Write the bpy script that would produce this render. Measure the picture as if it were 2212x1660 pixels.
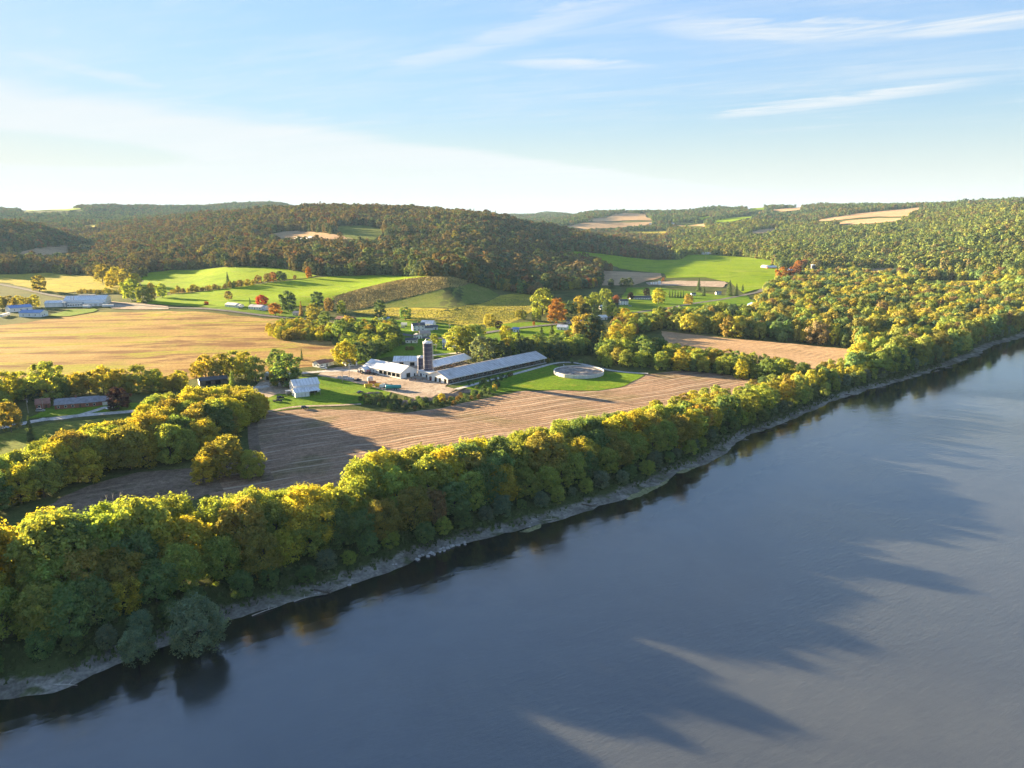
import bpy, bmesh, math, random
import numpy as np
from mathutils import Vector, Matrix, geometry as mgeo

for o in list(bpy.data.objects): bpy.data.objects.remove(o)
SC = bpy.context.scene
COL = SC.collection
R = math.radians

# ------------------------------------------------------------------ camera
CAM_H, PITCH, FPX = 106.0, R(12.57), 1587.0      # metres, radians, focal length on a 2212 px wide frame
cam_d = bpy.data.cameras.new('camera'); cam = bpy.data.objects.new('camera', cam_d); COL.objects.link(cam)
cam.location = (0, 0, CAM_H); cam.rotation_euler = (math.pi/2 - PITCH, 0, 0)
cam_d.sensor_width = 36; cam_d.lens = 36*FPX/2212; cam_d.clip_start = 1; cam_d.clip_end = 60000
SC.camera = cam
# ------------------------------------------------------------------ sun + sky
SUN_AZ, SUN_EL = R(-57), R(9.7)                 # left of the view axis (+Y), above the horizon
sun_d = bpy.data.lights.new('sun', 'SUN'); sun_d.energy = 5.0; sun_d.angle = R(0.53); sun_d.color = (1.0, 0.76, 0.43)
sun = bpy.data.objects.new('sun', sun_d); COL.objects.link(sun)
sdir = Vector((math.sin(SUN_AZ)*math.cos(SUN_EL), math.cos(SUN_AZ)*math.cos(SUN_EL), math.sin(SUN_EL)))
sun.rotation_euler = sdir.to_track_quat('Z', 'Y').to_euler(); sun.location = (-300, 200, 300)
SC.view_settings.view_transform = 'Standard'; SC.view_settings.look = 'None'
SC.view_settings.exposure = 3.15; SC.view_settings.gamma = 1.0
SC.view_settings.use_curve_mapping = False
cy = SC.cycles
cy.use_denoising = True
try:
    cy.denoiser = 'OPENIMAGEDENOISE'; cy.denoising_input_passes = 'RGB_ALBEDO_NORMAL'
except Exception: pass
cy.max_bounces = 7; cy.diffuse_bounces = 5; cy.glossy_bounces = 2; cy.transmission_bounces = 4
cy.transparent_max_bounces = 4; cy.volume_bounces = 0; cy.caustics_reflective = False; cy.caustics_refractive = False
cy.sample_clamp_indirect = 4

class NT:
    """small node-tree helper"""
    def __init__(s, tree): s.t = tree; s.n = tree.nodes; s.l = tree.links
    def add(s, typ, **kw):
        n = s.n.new(typ)
        for k, v in kw.items(): setattr(n, k, v)
        return n
    def set(s, sock, v):
        if hasattr(v, 'links') or isinstance(v, bpy.types.NodeSocket): s.l.new(v, sock)
        else: sock.default_value = v
    def math(s, op, a, b=None, c=None, clamp=False):
        n = s.add('ShaderNodeMath', operation=op); n.use_clamp = clamp
        s.set(n.inputs[0], a)
        if b is not None: s.set(n.inputs[1], b)
        if c is not None: s.set(n.inputs[2], c)
        return n.outputs[0]
    def vmath(s, op, a, b=None):
        n = s.add('ShaderNodeVectorMath', operation=op); s.set(n.inputs[0], a)
        if b is not None: s.set(n.inputs[1], b)
        return n.outputs[0]
    def mix(s, f, a, b, mode='MIX'):
        n = s.add('ShaderNodeMix', data_type='RGBA', blend_type=mode)
        s.set(n.inputs[0], f); s.set(n.inputs[6], a); s.set(n.inputs[7], b)
        return n.outputs[2]
    def noise(s, vec, scale, detail=3, rough=0.55, dist=0.0):
        n = s.add('ShaderNodeTexNoise'); s.l.new(vec, n.inputs['Vector'])
        n.inputs['Scale'].default_value = scale; n.inputs['Detail'].default_value = detail
        n.inputs['Roughness'].default_value = rough; n.inputs['Distortion'].default_value = dist
        return n.outputs['Fac']
    def smooth(s, x, lo, hi, a=0.0, b=1.0):
        n = s.add('ShaderNodeMapRange', interpolation_type='SMOOTHSTEP'); s.set(n.inputs[0], x)
        n.inputs[1].default_value = lo; n.inputs[2].default_value = hi
        n.inputs[3].default_value = a; n.inputs[4].default_value = b
        return n.outputs[0]
    def mapping(s, vec, scale=(1,1,1), rotz=0.0, loc=(0,0,0)):
        # rotates about Z first, then scales
        r = s.add('ShaderNodeVectorRotate', rotation_type='Z_AXIS'); s.l.new(vec, r.inputs['Vector']); r.inputs['Angle'].default_value = rotz
        m = s.add('ShaderNodeVectorMath', operation='MULTIPLY'); s.l.new(r.outputs[0], m.inputs[0]); m.inputs[1].default_value = scale
        a = s.add('ShaderNodeVectorMath', operation='ADD'); s.l.new(m.outputs[0], a.inputs[0]); a.inputs[1].default_value = loc
        return a.outputs[0]

def px_dir(x, y):
    dx = (x-1106)/FPX; v = (830-y)/FPX
    return np.array([dx, math.cos(PITCH)+v*math.sin(PITCH), -math.sin(PITCH)+v*math.cos(PITCH)])

world = bpy.data.worlds.new('World'); SC.world = world; world.use_nodes = True
w = NT(world.node_tree); w.n.clear()
sky = w.add('ShaderNodeTexSky', sky_type='NISHITA', sun_disc=False)
sky.sun_elevation = SUN_EL; sky.sun_rotation = SUN_AZ
sky.altitude = 300; sky.air_density = 1.0; sky.dust_density = 0.25; sky.ozone_density = 1.6
tc = w.add('ShaderNodeTexCoord')
dirv = tc.outputs['Generated']
sep = w.add('ShaderNodeSeparateXYZ'); w.l.new(dirv, sep.inputs[0])
zc = w.math('MAXIMUM', sep.outputs[2], 0.012)
px_ = w.math('DIVIDE', sep.outputs[0], zc); py_ = w.math('DIVIDE', sep.outputs[1], zc)
cmb = w.add('ShaderNodeCombineXYZ'); w.l.new(px_, cmb.inputs[0]); w.l.new(py_, cmb.inputs[1])
plane = cmb.outputs[0]                                # point on a flat cloud deck overhead
wispy = w.noise(w.mapping(plane, (0.9, 0.22, 1), R(-58)), 1.0, 6, 0.62, 0.6)
fine = w.noise(w.mapping(plane, (3.2, 1.0, 1), R(-62)), 1.0, 8, 0.68, 0.9)
# the wide cirrus sheet whose straight edge crosses the sky
sheet_s = w.math('SUBTRACT', w.math('SUBTRACT', py_, w.math('MULTIPLY', px_, 1.6)), 11.2)
sheet_s = w.math('ADD', sheet_s, w.math('MULTIPLY', w.math('SUBTRACT', wispy, 0.5), 2.2))
sheet = w.smooth(sheet_s, -0.5, 2.2)
hx = w.math('ADD', px_, 7.6); hy = w.math('SUBTRACT', py_, 11.0)
hole = w.math('ADD', w.math('POWER', w.math('DIVIDE', hx, 2.4), 2.0), w.math('POWER', w.math('DIVIDE', hy, 3.2), 2.0))
sheet = w.math('MULTIPLY', sheet, w.smooth(hole, 0.4, 1.5))
sheet = w.math('MULTIPLY', sheet, w.math('ADD', 0.55, w.math('MULTIPLY', wispy, 0.6)))
# thin general veil
veil = w.math('MULTIPLY', w.smooth(w.math('ADD', w.math('MULTIPLY', wispy, 0.6), w.math('MULTIPLY', fine, 0.4)), 0.42, 0.74), 0.46)
cl = w.math('MAXIMUM', sheet, veil)
def streak(x0, y0, x1, y1, width, amp):
    """one wisp lying between two picture directions, on the cloud deck"""
    global cl
    a = px_dir(x0, y0); b = px_dir(x1, y1)
    a = a[:2]/a[2]; b = b[:2]/b[2]
    c = (a+b)/2; L = np.linalg.norm(b-a)/2; t = (b-a)/(2*L)
    ex = w.math('SUBTRACT', px_, float(c[0])); ey = w.math('SUBTRACT', py_, float(c[1]))
    u = w.math('ADD', w.math('MULTIPLY', ex, float(t[0]/L)), w.math('MULTIPLY', ey, float(t[1]/L)))
    q = w.math('ADD', w.math('MULTIPLY', ex, float(-t[1]/width)), w.math('MULTIPLY', ey, float(t[0]/width)))
    q = w.math('ADD', q, w.math('MULTIPLY', w.math('SUBTRACT', fine, 0.5), 3.4))
    u = w.math('ADD', u, w.math('MULTIPLY', w.math('SUBTRACT', wispy, 0.5), 1.2))
    r2 = w.math('ADD', w.math('POWER', w.math('ABSOLUTE', u), 2.0), w.math('POWER', w.math('ABSOLUTE', q), 2.0))
    m = w.smooth(r2, 0.0, 2.6, amp, 0.0)
    m = w.math('MULTIPLY', m, w.smooth(fine, 0.28, 0.7, 0.25, 0.95))
    cl = w.math('MAXIMUM', cl, m)
streak(860, 150, 1400, -10, 0.16, 0.6)
streak(1470, 62, 1920, 75, 0.22, 1.0)
streak(1960, 78, 2300, 30, 0.17, 1.0)
streak(1590, 250, 2080, 178, 0.30, 1.0)
streak(1120, 138, 1390, 142, 0.14, 0.8)
streak(1600, 350, 1760, 345, 0.6, 0.4)
streak(40, 118, 330, 188, 0.14, 0.5)
streak(-60, 190, 700, 268, 0.5, 0.5)
hz = w.smooth(sep.outputs[2], 0.0, 0.15, 0.85, 0.0)
cl = w.math('MAXIMUM', cl, hz)
cl = w.math('MULTIPLY', cl, w.smooth(sep.outputs[2], -0.02, 0.0))
SKY_STR = 0.05
# cloud radiance: white, lit by the same low sun
# soft shoulder on the whole sky so that the glow around the low sun does not burn out
lum = w.add('ShaderNodeRGBToBW'); w.l.new(sky.outputs[0], lum.inputs[0])
shoulder = w.math('DIVIDE', 1.0, w.math('ADD', 1.0, w.math('DIVIDE', lum.outputs[0], 1.6)))
skyt = w.vmath('MULTIPLY', sky.outputs[0], (1.38, 1.42, 1.64))
vs_ = w.add('ShaderNodeVectorMath', operation='SCALE'); w.l.new(skyt, vs_.inputs[0]); w.l.new(shoulder, vs_.inputs[3])
skyc = w.mix(cl, vs_.outputs[0], (1.98, 2.08, 2.14, 1.0))
bg = w.add('ShaderNodeBackground'); w.l.new(skyc, bg.inputs[0]); bg.inputs[1].default_value = SKY_STR
wo = w.add('ShaderNodeOutputWorld'); w.l.new(bg.outputs[0], wo.inputs[0])

# ------------------------------------------------------------------ generic helpers
def put(name, mesh, parent=None, mat=None):
    o = bpy.data.objects.new(name, mesh); COL.objects.link(o)
    if mat is not None:
        mesh.materials.clear(); mesh.materials.append(mat)
    if parent is not None: o.parent = parent
    return o
def tag(o, label, cat, group=None):
    o['label'] = label; o['category'] = cat
    if group: o['group'] = group
    return o
def thing(name, label, cat, loc, rotz=0.0, group=None):
    o = bpy.data.objects.new(name, None); COL.objects.link(o)
    o.location = loc; o.rotation_euler = (0, 0, rotz); o.empty_display_size = 0.5
    return tag(o, label, cat, group)
def struct(o): o['kind'] = 'structure'; return o
def mesh_np(name, V, F):
    """V (n,3) float array, F (m,k) int array -> mesh"""
    V = np.asarray(V, dtype=np.float32); F = np.asarray(F, dtype=np.int32)
    me = bpy.data.meshes.new(name); k = F.shape[1]
    me.vertices.add(len(V)); me.vertices.foreach_set('co', V.ravel())
    me.loops.add(F.size); me.loops.foreach_set('vertex_index', F.ravel())
    me.polygons.add(len(F)); me.polygons.foreach_set('loop_start', np.arange(0, F.size, k, dtype=np.int32))
    me.polygons.foreach_set('loop_total', np.full(len(F), k, dtype=np.int32))
    me.update(calc_edges=True)
    return me
def vnoise(x, y, seed=0):
    """smooth value noise in numpy, about -1..1"""
    x = np.asarray(x, float); y = np.asarray(y, float)
    xi = np.floor(x).astype(np.int64); yi = np.floor(y).astype(np.int64); fx = x-xi; fy = y-yi
    def h(i, j):
        n = (i*374761393 + j*668265263 + seed*974711) & 0x7fffffff
        n = ((n ^ (n >> 13))*1274126177) & 0x7fffffff
        n = n ^ (n >> 16)
        return (n & 0xffff)/32767.5 - 1.0
    sx = fx*fx*(3-2*fx); sy = fy*fy*(3-2*fy)
    a = h(xi, yi)*(1-sx)+h(xi+1, yi)*sx; b = h(xi, yi+1)*(1-sx)+h(xi+1, yi+1)*sx
    return a*(1-sy)+b*sy

# ------------------------------------------------------------------ terrain heights
def z_at(x, y, d):
    r = px_dir(x, y); return CAM_H + d*r[2]/math.hypot(r[0], r[1])
WATER_Z = -5.0
Y = 'y'
cols = [
 (-900, [(700,0),(1300,10),(2200,90),(3500,140),(9000,150)]),
 (-300, [(900,0),(1500,5),(2000,30),(2600,95),(3200,70),(5500,170),(9000,150)]),
 (0,    [(1250,0),(1500,1),(1950,8),(2600,Y,471,-14),(3300,40),(5500,Y,451,-8),(7500,120)]),
 (60,   [(1250,0),(1500,1),(1950,8),(2550,Y,477,-14),(3300,40),(5500,Y,449,-6),(7500,120)]),
 (112,  [(1250,0),(1500,2),(2000,8),(2450,Y,492,-14),(3200,45),(5500,Y,449,-6),(7500,120)]),
 (170,  [(1250,0),(1500,2),(2000,8),(2500,25),(3200,50),(4300,Y,472,-10),(5500,Y,444,-12),(7500,120)]),
 (300,  [(1000,0),(1450,4),(2000,30),(2600,60),(3200,Y,474,-14),(3900,75),(5500,Y,446,-12),(7500,120)]),
 (400,  [(1000,1),(1450,7),(2000,40),(3000,Y,462,-14),(3800,80),(5500,Y,443,-12),(7500,120)]),
 (500,  [(950,1),(1400,Y,579,0),(2000,52),(2800,Y,452,-14),(3800,90),(6000,Y,440,-12),(8000,120)]),
 (600,  [(920,1),(1350,Y,578,0),(2000,58),(2700,Y,443,-14),(3800,100),(6000,Y,435,-12),(8000,120)]),
 (736,  [(880,0),(1200,Y,597,0),(1600,38),(2600,Y,437,-14),(3500,100),(6000,110),(9000,100)]),
 (860,  [(830,0),(1150,Y,596,0),(1500,34),(2500,Y,443,-14),(3500,90),(6000,100),(9000,90)]),
 (973,  [(800,0),(1050,Y,600,0),(1400,30),(2400,Y,451,-14),(3500,80),(6000,80),(9000,80)]),
 (1040, [(820,0),(1000,7),(1400,24),(2300,Y,457,-14),(3300,70),(8000,Y,466,0),(10000,80)]),
 (1080, [(850,0),(1000,4),(1400,18),(2250,Y,466,-14),(3200,60),(8000,Y,466,0),(10000,80)]),
 (1150, [(950,0),(1400,10),(2150,Y,485,-14),(3000,45),(5000,Y,474,-10),(8000,Y,465,0),(10000,80)]),
 (1210, [(1000,0),(1500,5),(2100,Y,492,-14),(2700,35),(4200,Y,476,-12),(8000,Y,463,0),(10000,80)]),
 (1272, [(1200,0),(1600,4),(2100,Y,505,-14),(2700,30),(3500,Y,490,0),(4600,Y,457,-10),(8000,100)]),
 (1347, [(1250,0),(1700,5),(2050,Y,521,-14),(2600,25),(3500,Y,490,0),(4600,Y,454,-10),(8000,100)]),
 (1420, [(1300,0),(1800,6),(2080,14),(2600,24),(3500,Y,488,0),(4600,Y,458,-10),(8000,100)]),
 (1500, [(1300,0),(1700,8),(1950,Y,553,0),(2600,28),(3500,Y,484,0),(4600,Y,455,-10),(8000,100)]),
 (1600, [(1300,0),(1600,6),(1900,14),(2500,30),(3300,Y,480,-6),(4600,Y,448,-10),(8000,100)]),
 (1710, [(1300,0),(1600,4),(2200,32),(3200,Y,488,-10),(4600,Y,442,-10),(8000,130)]),
 (1850, [(1300,0),(1700,10),(2400,55),(3400,Y,465,-10),(4600,Y,439,-10),(8000,130)]),
 (2000, [(1200,0),(1600,14),(2200,62),(3000,Y,463,-12),(4200,Y,438,-12),(8000,130)]),
 (2140, [(1200,0),(1500,18),(2000,72),(2700,Y,455,-14),(3800,Y,430,-12),(8000,130)]),
 (2212, [(1100,0),(1500,25),(2000,82),(2700,Y,447,-14),(3700,Y,425,-12),(8000,130)]),
 (2600, [(1200,0),(1700,40),(2500,130),(3700,180),(8000,130)]),
 (4200, [(1600,0),(2500,60),(3700,140),(8000,130)]),
]
AZ = np.radians(np.arange(-86, 86.01, 0.25)); LD = np.linspace(math.log(25), math.log(15000), 640); DD = np.exp(LD)
caz = []; prof = []
for x, nodes in cols:
    caz.append(math.atan((x-1106)/FPX/1.02))
    ds = [0, 300]; zs = [0, 0]
    for n in nodes:
        ds.append(n[0]); zs.append(n[1] if n[1] != Y else z_at(x, n[2], n[0])+n[3])
    ds.append(15000); zs.append(zs[-1])
    prof.append(np.interp(DD, ds, zs))
caz = np.array(caz); prof = np.array(prof)
TAB = np.stack([np.interp(AZ, caz, prof[:, j]) for j in range(len(DD))], axis=1)
def gsm(a, sig, axis):
    k = np.exp(-0.5*(np.arange(-4*sig, 4*sig+1)/sig)**2); k /= k.sum(); n = len(k)//2
    pad = [(0, 0), (0, 0)]; pad[axis] = (n, n)
    return np.apply_along_axis(lambda v: np.convolve(v, k, 'valid'), axis, np.pad(a, pad, mode='edge'))
TAB = gsm(gsm(TAB, 2, 0), 4, 1)
gx = np.sin(AZ)[:, None]*DD[None]; gy = np.cos(AZ)[:, None]*DD[None]
amp = np.clip((DD-1700)/1500, 0, 1)[None]
TAB = TAB + amp*(vnoise(gx/420, gy/420, 3)*13 + vnoise(gx/170, gy/170, 5)*8)
# gentle swells on the meadow slope behind the farm
def bump(cx, cyy, rx, ry, ang, h):
    c, s = math.cos(ang), math.sin(ang); u = (gx-cx)*c+(gy-cyy)*s; v = -(gx-cx)*s+(gy-cyy)*c
    return h*np.exp(-(u/rx)**2-(v/ry)**2)
TAB = TAB + bump(-165, 1010, 230, 62, R(38), 7.0) - bump(-75, 935, 170, 55, R(38), 2.0) + bump(10, 860, 120, 40, R(35), 3.0)

# river bank line (picture points at the water's edge -> world)
def on_plane(x, y, z):
    r = px_dir(x, y); t = (z-CAM_H)/r[2]; return np.array([r[0]*t, r[1]*t])
bank_px = [(0,1500),(60,1495),(150,1480),(250,1440),(330,1412),(390,1386),(500,1336),(620,1304),(740,1270),(880,1217),(1000,1178),(1120,1147),
  (1200,1120),(1300,1087),(1400,1055),(1450,1030),(1530,1000),(1594,952),(1704,911),(1775,880),(1855,847),(1967,818),(2041,795),(2105,770),(2145,748),(2212,727)]
BANK = [on_plane(x, y, WATER_Z) for x, y in bank_px]
BANK = [np.array([-1500, -560]), np.array([-700, -190]), np.array([-330, 35]), np.array([-190, 122])] + BANK + [np.array([900, 1090]), np.array([1600, 1700]), np.array([3200, 2500]), np.array([6000, 3200])]
BANK = np.array(BANK)
def bank_sd(x, y):
    """signed distance to the water's edge, positive on the near/right (water) side"""
    x = np.asarray(x, float); y = np.asarray(y, float)
    best = np.full(x.shape, 1e9); sgn = np.ones(x.shape)
    for a, b in zip(BANK[:-1], BANK[1:]):
        d = b-a; L2 = d@d
        t = np.clip(((x-a[0])*d[0]+(y-a[1])*d[1])/L2, 0, 1)
        qx = x-(a[0]+t*d[0]); qy = y-(a[1]+t*d[1]); r = np.hypot(qx, qy)
        s = np.where(d[0]*qy-d[1]*qx > 0, -1.0, 1.0)
        m = r < best; best = np.where(m, r, best); sgn = np.where(m, s, sgn)
    return best*sgn
def sstep(x, a, b):
    t = np.clip((x-a)/(b-a), 0, 1); return t*t*(3-2*t)
def T0(x, y):
    """terrain without the river"""
    x = np.asarray(x, float); y = np.asarray(y, float)
    d = np.maximum(np.hypot(x, y), 25.1); az = np.arctan2(x, y)
    fi = np.clip((az-AZ[0])/(AZ[1]-AZ[0]), 0, len(AZ)-1.001); fj = np.clip((np.log(d)-LD[0])/(LD[1]-LD[0]), 0, len(LD)-1.001)
    i = fi.astype(int); j = fj.astype(int); a = fi-i; b = fj-j
    return (TAB[i, j]*(1-a)*(1-b)+TAB[i+1, j]*a*(1-b)+TAB[i, j+1]*(1-a)*b+TAB[i+1, j+1]*a*b)
def T(x, y):
    sd = bank_sd(x, y)
    c = sstep(sd, -16, -2)*(1-sstep(sd, 330, 360))
    return T0(x, y)*(1-c) + c*(-9.0)
def G(x, y, lift=0.0):
    """picture point -> world point where that ray first meets the terrain"""
    r = px_dir(x, y); h = math.hypot(r[0], r[1]); r = r/h
    d = np.exp(np.linspace(math.log(90), math.log(14500), 1600))
    z = T0(r[0]*d, r[1]*d)+lift; ray = CAM_H+r[2]*d
    k = np.nonzero(ray < z)[0]
    if len(k) == 0: k = [len(d)-1]
    k = max(k[0], 1)
    f0 = ray[k-1]-z[k-1]; f1 = ray[k]-z[k]; t = f0/(f0-f1) if f0 != f1 else 0
    dd = d[k-1]+(d[k]-d[k-1])*min(max(t, 0), 1)
    return Vector((r[0]*dd, r[1]*dd, float(T0(np.array([r[0]*dd]), np.array([r[1]*dd]))[0])))
def to_px(x, y, z):
    """world -> picture coordinates (vectorised)"""
    fwd = y*math.cos(PITCH)-(z-CAM_H)*math.sin(PITCH); up = y*math.sin(PITCH)+(z-CAM_H)*math.cos(PITCH)
    fwd = np.maximum(fwd, 1e-3)
    return 1106+FPX*x/fwd, 830-FPX*up/fwd
def height_to(p, ytop):
    """height of a vertical thing standing at world point p whose top shows at picture row ytop"""
    lo, hi = 0.0, 80.0
    for _ in range(40):
        m = (lo+hi)/2; yy = to_px(p[0], p[1], p[2]+m)[1]
        if yy > ytop: lo = m
        else: hi = m
    return (lo+hi)/2
def in_poly(px, py, poly):
    px = np.asarray(px, float); py = np.asarray(py, float); c = np.zeros(px.shape, bool)
    n = len(poly)
    for i in range(n):
        x1, y1 = poly[i]; x2, y2 = poly[(i+1) % n]
        if y1 == y2: continue
        c ^= ((y1 > py) != (y2 > py)) & (px < (x2-x1)*(py-y1)/(y2-y1)+x1)
    return c

# ------------------------------------------------------------------ materials
MATS = {}
def ground_mat(name, a, b, c=None, scale=0.02, streak=None, rows=None, bump=0.3, patch=None, rough=0.95, fine=1.6, streak2=None):
    """earth/grass: two tones by large noise, third by patches, optional streaks and crop rows (angle, spacing, strength, colour)"""
    m = bpy.data.materials.new(name); m.use_nodes = True; t = NT(m.node_tree); t.n.clear()
    g = t.add('ShaderNodeNewGeometry'); P = g.outputs['Position']
    n1 = t.noise(P, scale, 4, 0.6, 0.3)
    col = t.mix(t.smooth(n1, 0.35, 0.65), (*a, 1), (*b, 1))
    if streak:
        ang, sc_, lo, hi, scol = streak
        s = t.noise(t.mapping(P, (sc_[0], sc_[1], 1), ang), 1.0, 4, 0.6, 0.4)
        col = t.mix(t.smooth(s, lo, hi), col, (*scol, 1))
    if streak2:
        ang, sc_, lo, hi, scol = streak2
        s = t.noise(t.mapping(P, (sc_[0], sc_[1], 1), ang, (13, 7, 0)), 1.0, 5, 0.65, 0.6)
        col = t.mix(t.smooth(s, lo, hi), col, (*scol, 1))
    if c is not None:
        n2 = t.noise(t.mapping(P, (1, 1, 1), 0.3, (37, 11, 0)), (patch or scale*3), 3, 0.6)
        col = t.mix(t.smooth(n2, 0.52, 0.7), col, (*c, 1))
    h = t.noise(P, fine, 3, 0.7)
    f2 = t.noise(P, fine*0.25, 2, 0.7)
    col = t.mix(1.0, col, t.mix(t.smooth(f2, 0.3, 0.7), (0.78, 0.78, 0.78, 1), (1.2, 1.2, 1.2, 1)), 'MULTIPLY')
    col = t.mix(1.0, col, t.mix(t.smooth(h, 0.3, 0.7), (0.8, 0.8, 0.8, 1), (1.18, 1.18, 1.18, 1)), 'MULTIPLY')
    if rows:
        ang, sp, st, rcol = rows
        wp = t.mapping(P, (1, 1, 1), ang)
        wob = t.noise(P, 0.012, 2, 0.5)
        sy = t.add('ShaderNodeSeparateXYZ'); t.l.new(wp, sy.inputs[0])
        ph = t.math('ADD', t.math('MULTIPLY', sy.outputs[1], 2*math.pi/sp), t.math('MULTIPLY', wob, 40.0))
        w1 = t.math('MULTIPLY_ADD', t.math('SINE', ph), 0.5, 0.5)
        w2 = t.math('MULTIPLY_ADD', t.math('SINE', t.math('MULTIPLY', ph, 0.37)), 0.5, 0.5)
        brk = t.noise(t.mapping(P, (0.02, 0.35, 1), ang), 1.0, 3, 0.7)
        k = t.math('MULTIPLY', t.math('MULTIPLY', w1, w2), t.smooth(brk, 0.35, 0.65))
        col = t.mix(t.math('MULTIPLY', k, st), col, (*rcol, 1))
        h = t.math('ADD', h, t.math('MULTIPLY', w1, 0.6))
    bs = t.add('ShaderNodeBsdfPrincipled'); t.l.new(col, bs.inputs['Base Color']); bs.inputs['Roughness'].default_value = rough
    bs.inputs['Specular IOR Level'].default_value = 0.02
    if bump:
        bn = t.add('ShaderNodeBump'); bn.inputs['Strength'].default_value = bump; bn.inputs['Distance'].default_value = 0.4
        t.l.new(h, bn.inputs['Height']); t.l.new(bn.outputs[0], bs.inputs['Normal'])
    o = t.add('ShaderNodeOutputMaterial'); t.l.new(bs.outputs[0], o.inputs[0])
    MATS[name] = m; return m
def plain(name, col, rough=0.6, metal=0.0, var=0.12, scale=0.6, spec=0.4, streaks=False, ribs=0.0, stain=None):
    m = bpy.data.materials.new(name); m.use_nodes = True; t = NT(m.node_tree); t.n.clear()
    tcn = t.add('ShaderNodeTexCoord'); P = tcn.outputs['Object']
    n = t.noise(t.mapping(P, (1, 1, 0.25 if streaks else 1)), scale, 4, 0.65)
    c0 = tuple(max(0, v*(1-var)) for v in col); c1 = tuple(min(1, v*(1+var)) for v in col)
    cc = t.mix(t.smooth(n, 0.3, 0.7), (*c0, 1), (*c1, 1))
    if stain:
        cc = t.mix(t.smooth(t.noise(t.mapping(P, (0.5, 0.12, 0.12), 0, (5, 3, 1)), 1.0, 5, 0.7, 0.5), 0.52, 0.72), cc, (*stain, 1))
    if ribs:
        sx = t.add('ShaderNodeSeparateXYZ'); t.l.new(P, sx.inputs[0])
        k = t.math('POWER', t.math('ABSOLUTE', t.math('SINE', t.math('MULTIPLY', sx.outputs[0], math.pi/ribs))), 12.0)
        cc = t.mix(t.math('MULTIPLY', k, 0.55), cc, tuple(v*0.55 for v in col)+(1,))
    bs = t.add('ShaderNodeBsdfPrincipled'); t.l.new(cc, bs.inputs['Base Color']); bs.inputs['Roughness'].default_value = rough
    bs.inputs['Metallic'].default_value = metal; bs.inputs['Specular IOR Level'].default_value = spec
    o = t.add('ShaderNodeOutputMaterial'); t.l.new(bs.outputs[0], o.inputs[0])
    MATS[name] = m; return m

# ------------------------------------------------------------------ ground, river, bank
ROWANG = -math.atan2(95, 168)
g_base = ground_mat('rough_grass', (0.060, 0.085, 0.026), (0.105, 0.110, 0.038), (0.045, 0.055, 0.02), 0.012, bump=0.5)
def build_ground():
    az = np.radians(np.linspace(-84, 84, 560)); d = np.exp(np.linspace(math.log(60), math.log(14500), 330))
    x = np.sin(az)[:, None]*d[None]; y = np.cos(az)[:, None]*d[None]; z = T(x, y)
    V = np.stack([x, y, z], -1).reshape(-1, 3); n, m = len(az), len(d)
    i = np.arange(n-1)[:, None]*m+np.arange(m-1)[None]
    F = np.stack([i, i+m, i+m+1, i+1], -1).reshape(-1, 4)
    me = mesh_np('ground', V, F); me.polygons.foreach_set('use_smooth', np.ones(len(F), bool))
    return struct(put('ground', me, None, g_base))
build_ground()

def water_mat():
    m = bpy.data.materials.new('river_water'); m.use_nodes = True; t = NT(m.node_tree); t.n.clear()
    P = t.add('ShaderNodeNewGeometry').outputs['Position']
    n = t.noise(P, 0.02, 4, 0.6, 0.5)
    base = t.mix(t.smooth(n, 0.3, 0.7), (0.046, 0.051, 0.053, 1), (0.060, 0.065, 0.065, 1))
    # colour darkened by the bank for weedy shallows and the trees' reflection, murky beyond
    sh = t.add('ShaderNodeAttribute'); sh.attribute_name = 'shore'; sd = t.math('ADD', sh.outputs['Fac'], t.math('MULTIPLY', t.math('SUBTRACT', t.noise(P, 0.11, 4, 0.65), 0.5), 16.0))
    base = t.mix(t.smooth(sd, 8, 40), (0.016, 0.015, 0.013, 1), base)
    bs = t.add('ShaderNodeBsdfPrincipled'); t.l.new(base, bs.inputs['Base Color'])
    bs.subsurface_method = 'BURLEY'; bs.inputs['Subsurface Weight'].default_value = 1.0; bs.inputs['Subsurface Radius'].default_value = (1, 1, 1); bs.inputs['Subsurface Scale'].default_value = 5.0
    bs.inputs['Roughness'].default_value = 0.035; bs.inputs['Specular IOR Level'].default_value = 1.0; bs.inputs['IOR'].default_value = 1.58
    rip = t.noise(t.mapping(P, (0.30, 0.85, 1), R(-35)), 1.0, 5, 0.68)
    swl = t.noise(t.mapping(P, (0.10, 0.24, 1), R(-30)), 1.0, 2, 0.5)
    calm = t.math('MULTIPLY', t.smooth(t.noise(P, 0.012, 3, 0.5), 0.35, 0.65, 0.35, 1.0), t.smooth(sh.outputs['Fac'], 10, 80, 0.2, 1.0))
    h = t.math('ADD', t.math('MULTIPLY', t.math('MULTIPLY', rip, calm), 0.24), t.math('MULTIPLY', swl, 0.08))
    bn = t.add('ShaderNodeBump'); bn.inputs['Strength'].default_value = 1.0; bn.inputs['Distance'].default_value = 1.0
    t.l.new(h, bn.inputs['Height']); t.l.new(bn.outputs[0], bs.inputs['Normal'])
    o = t.add('ShaderNodeOutputMaterial'); t.l.new(bs.outputs[0], o.inputs[0]); return m
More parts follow.
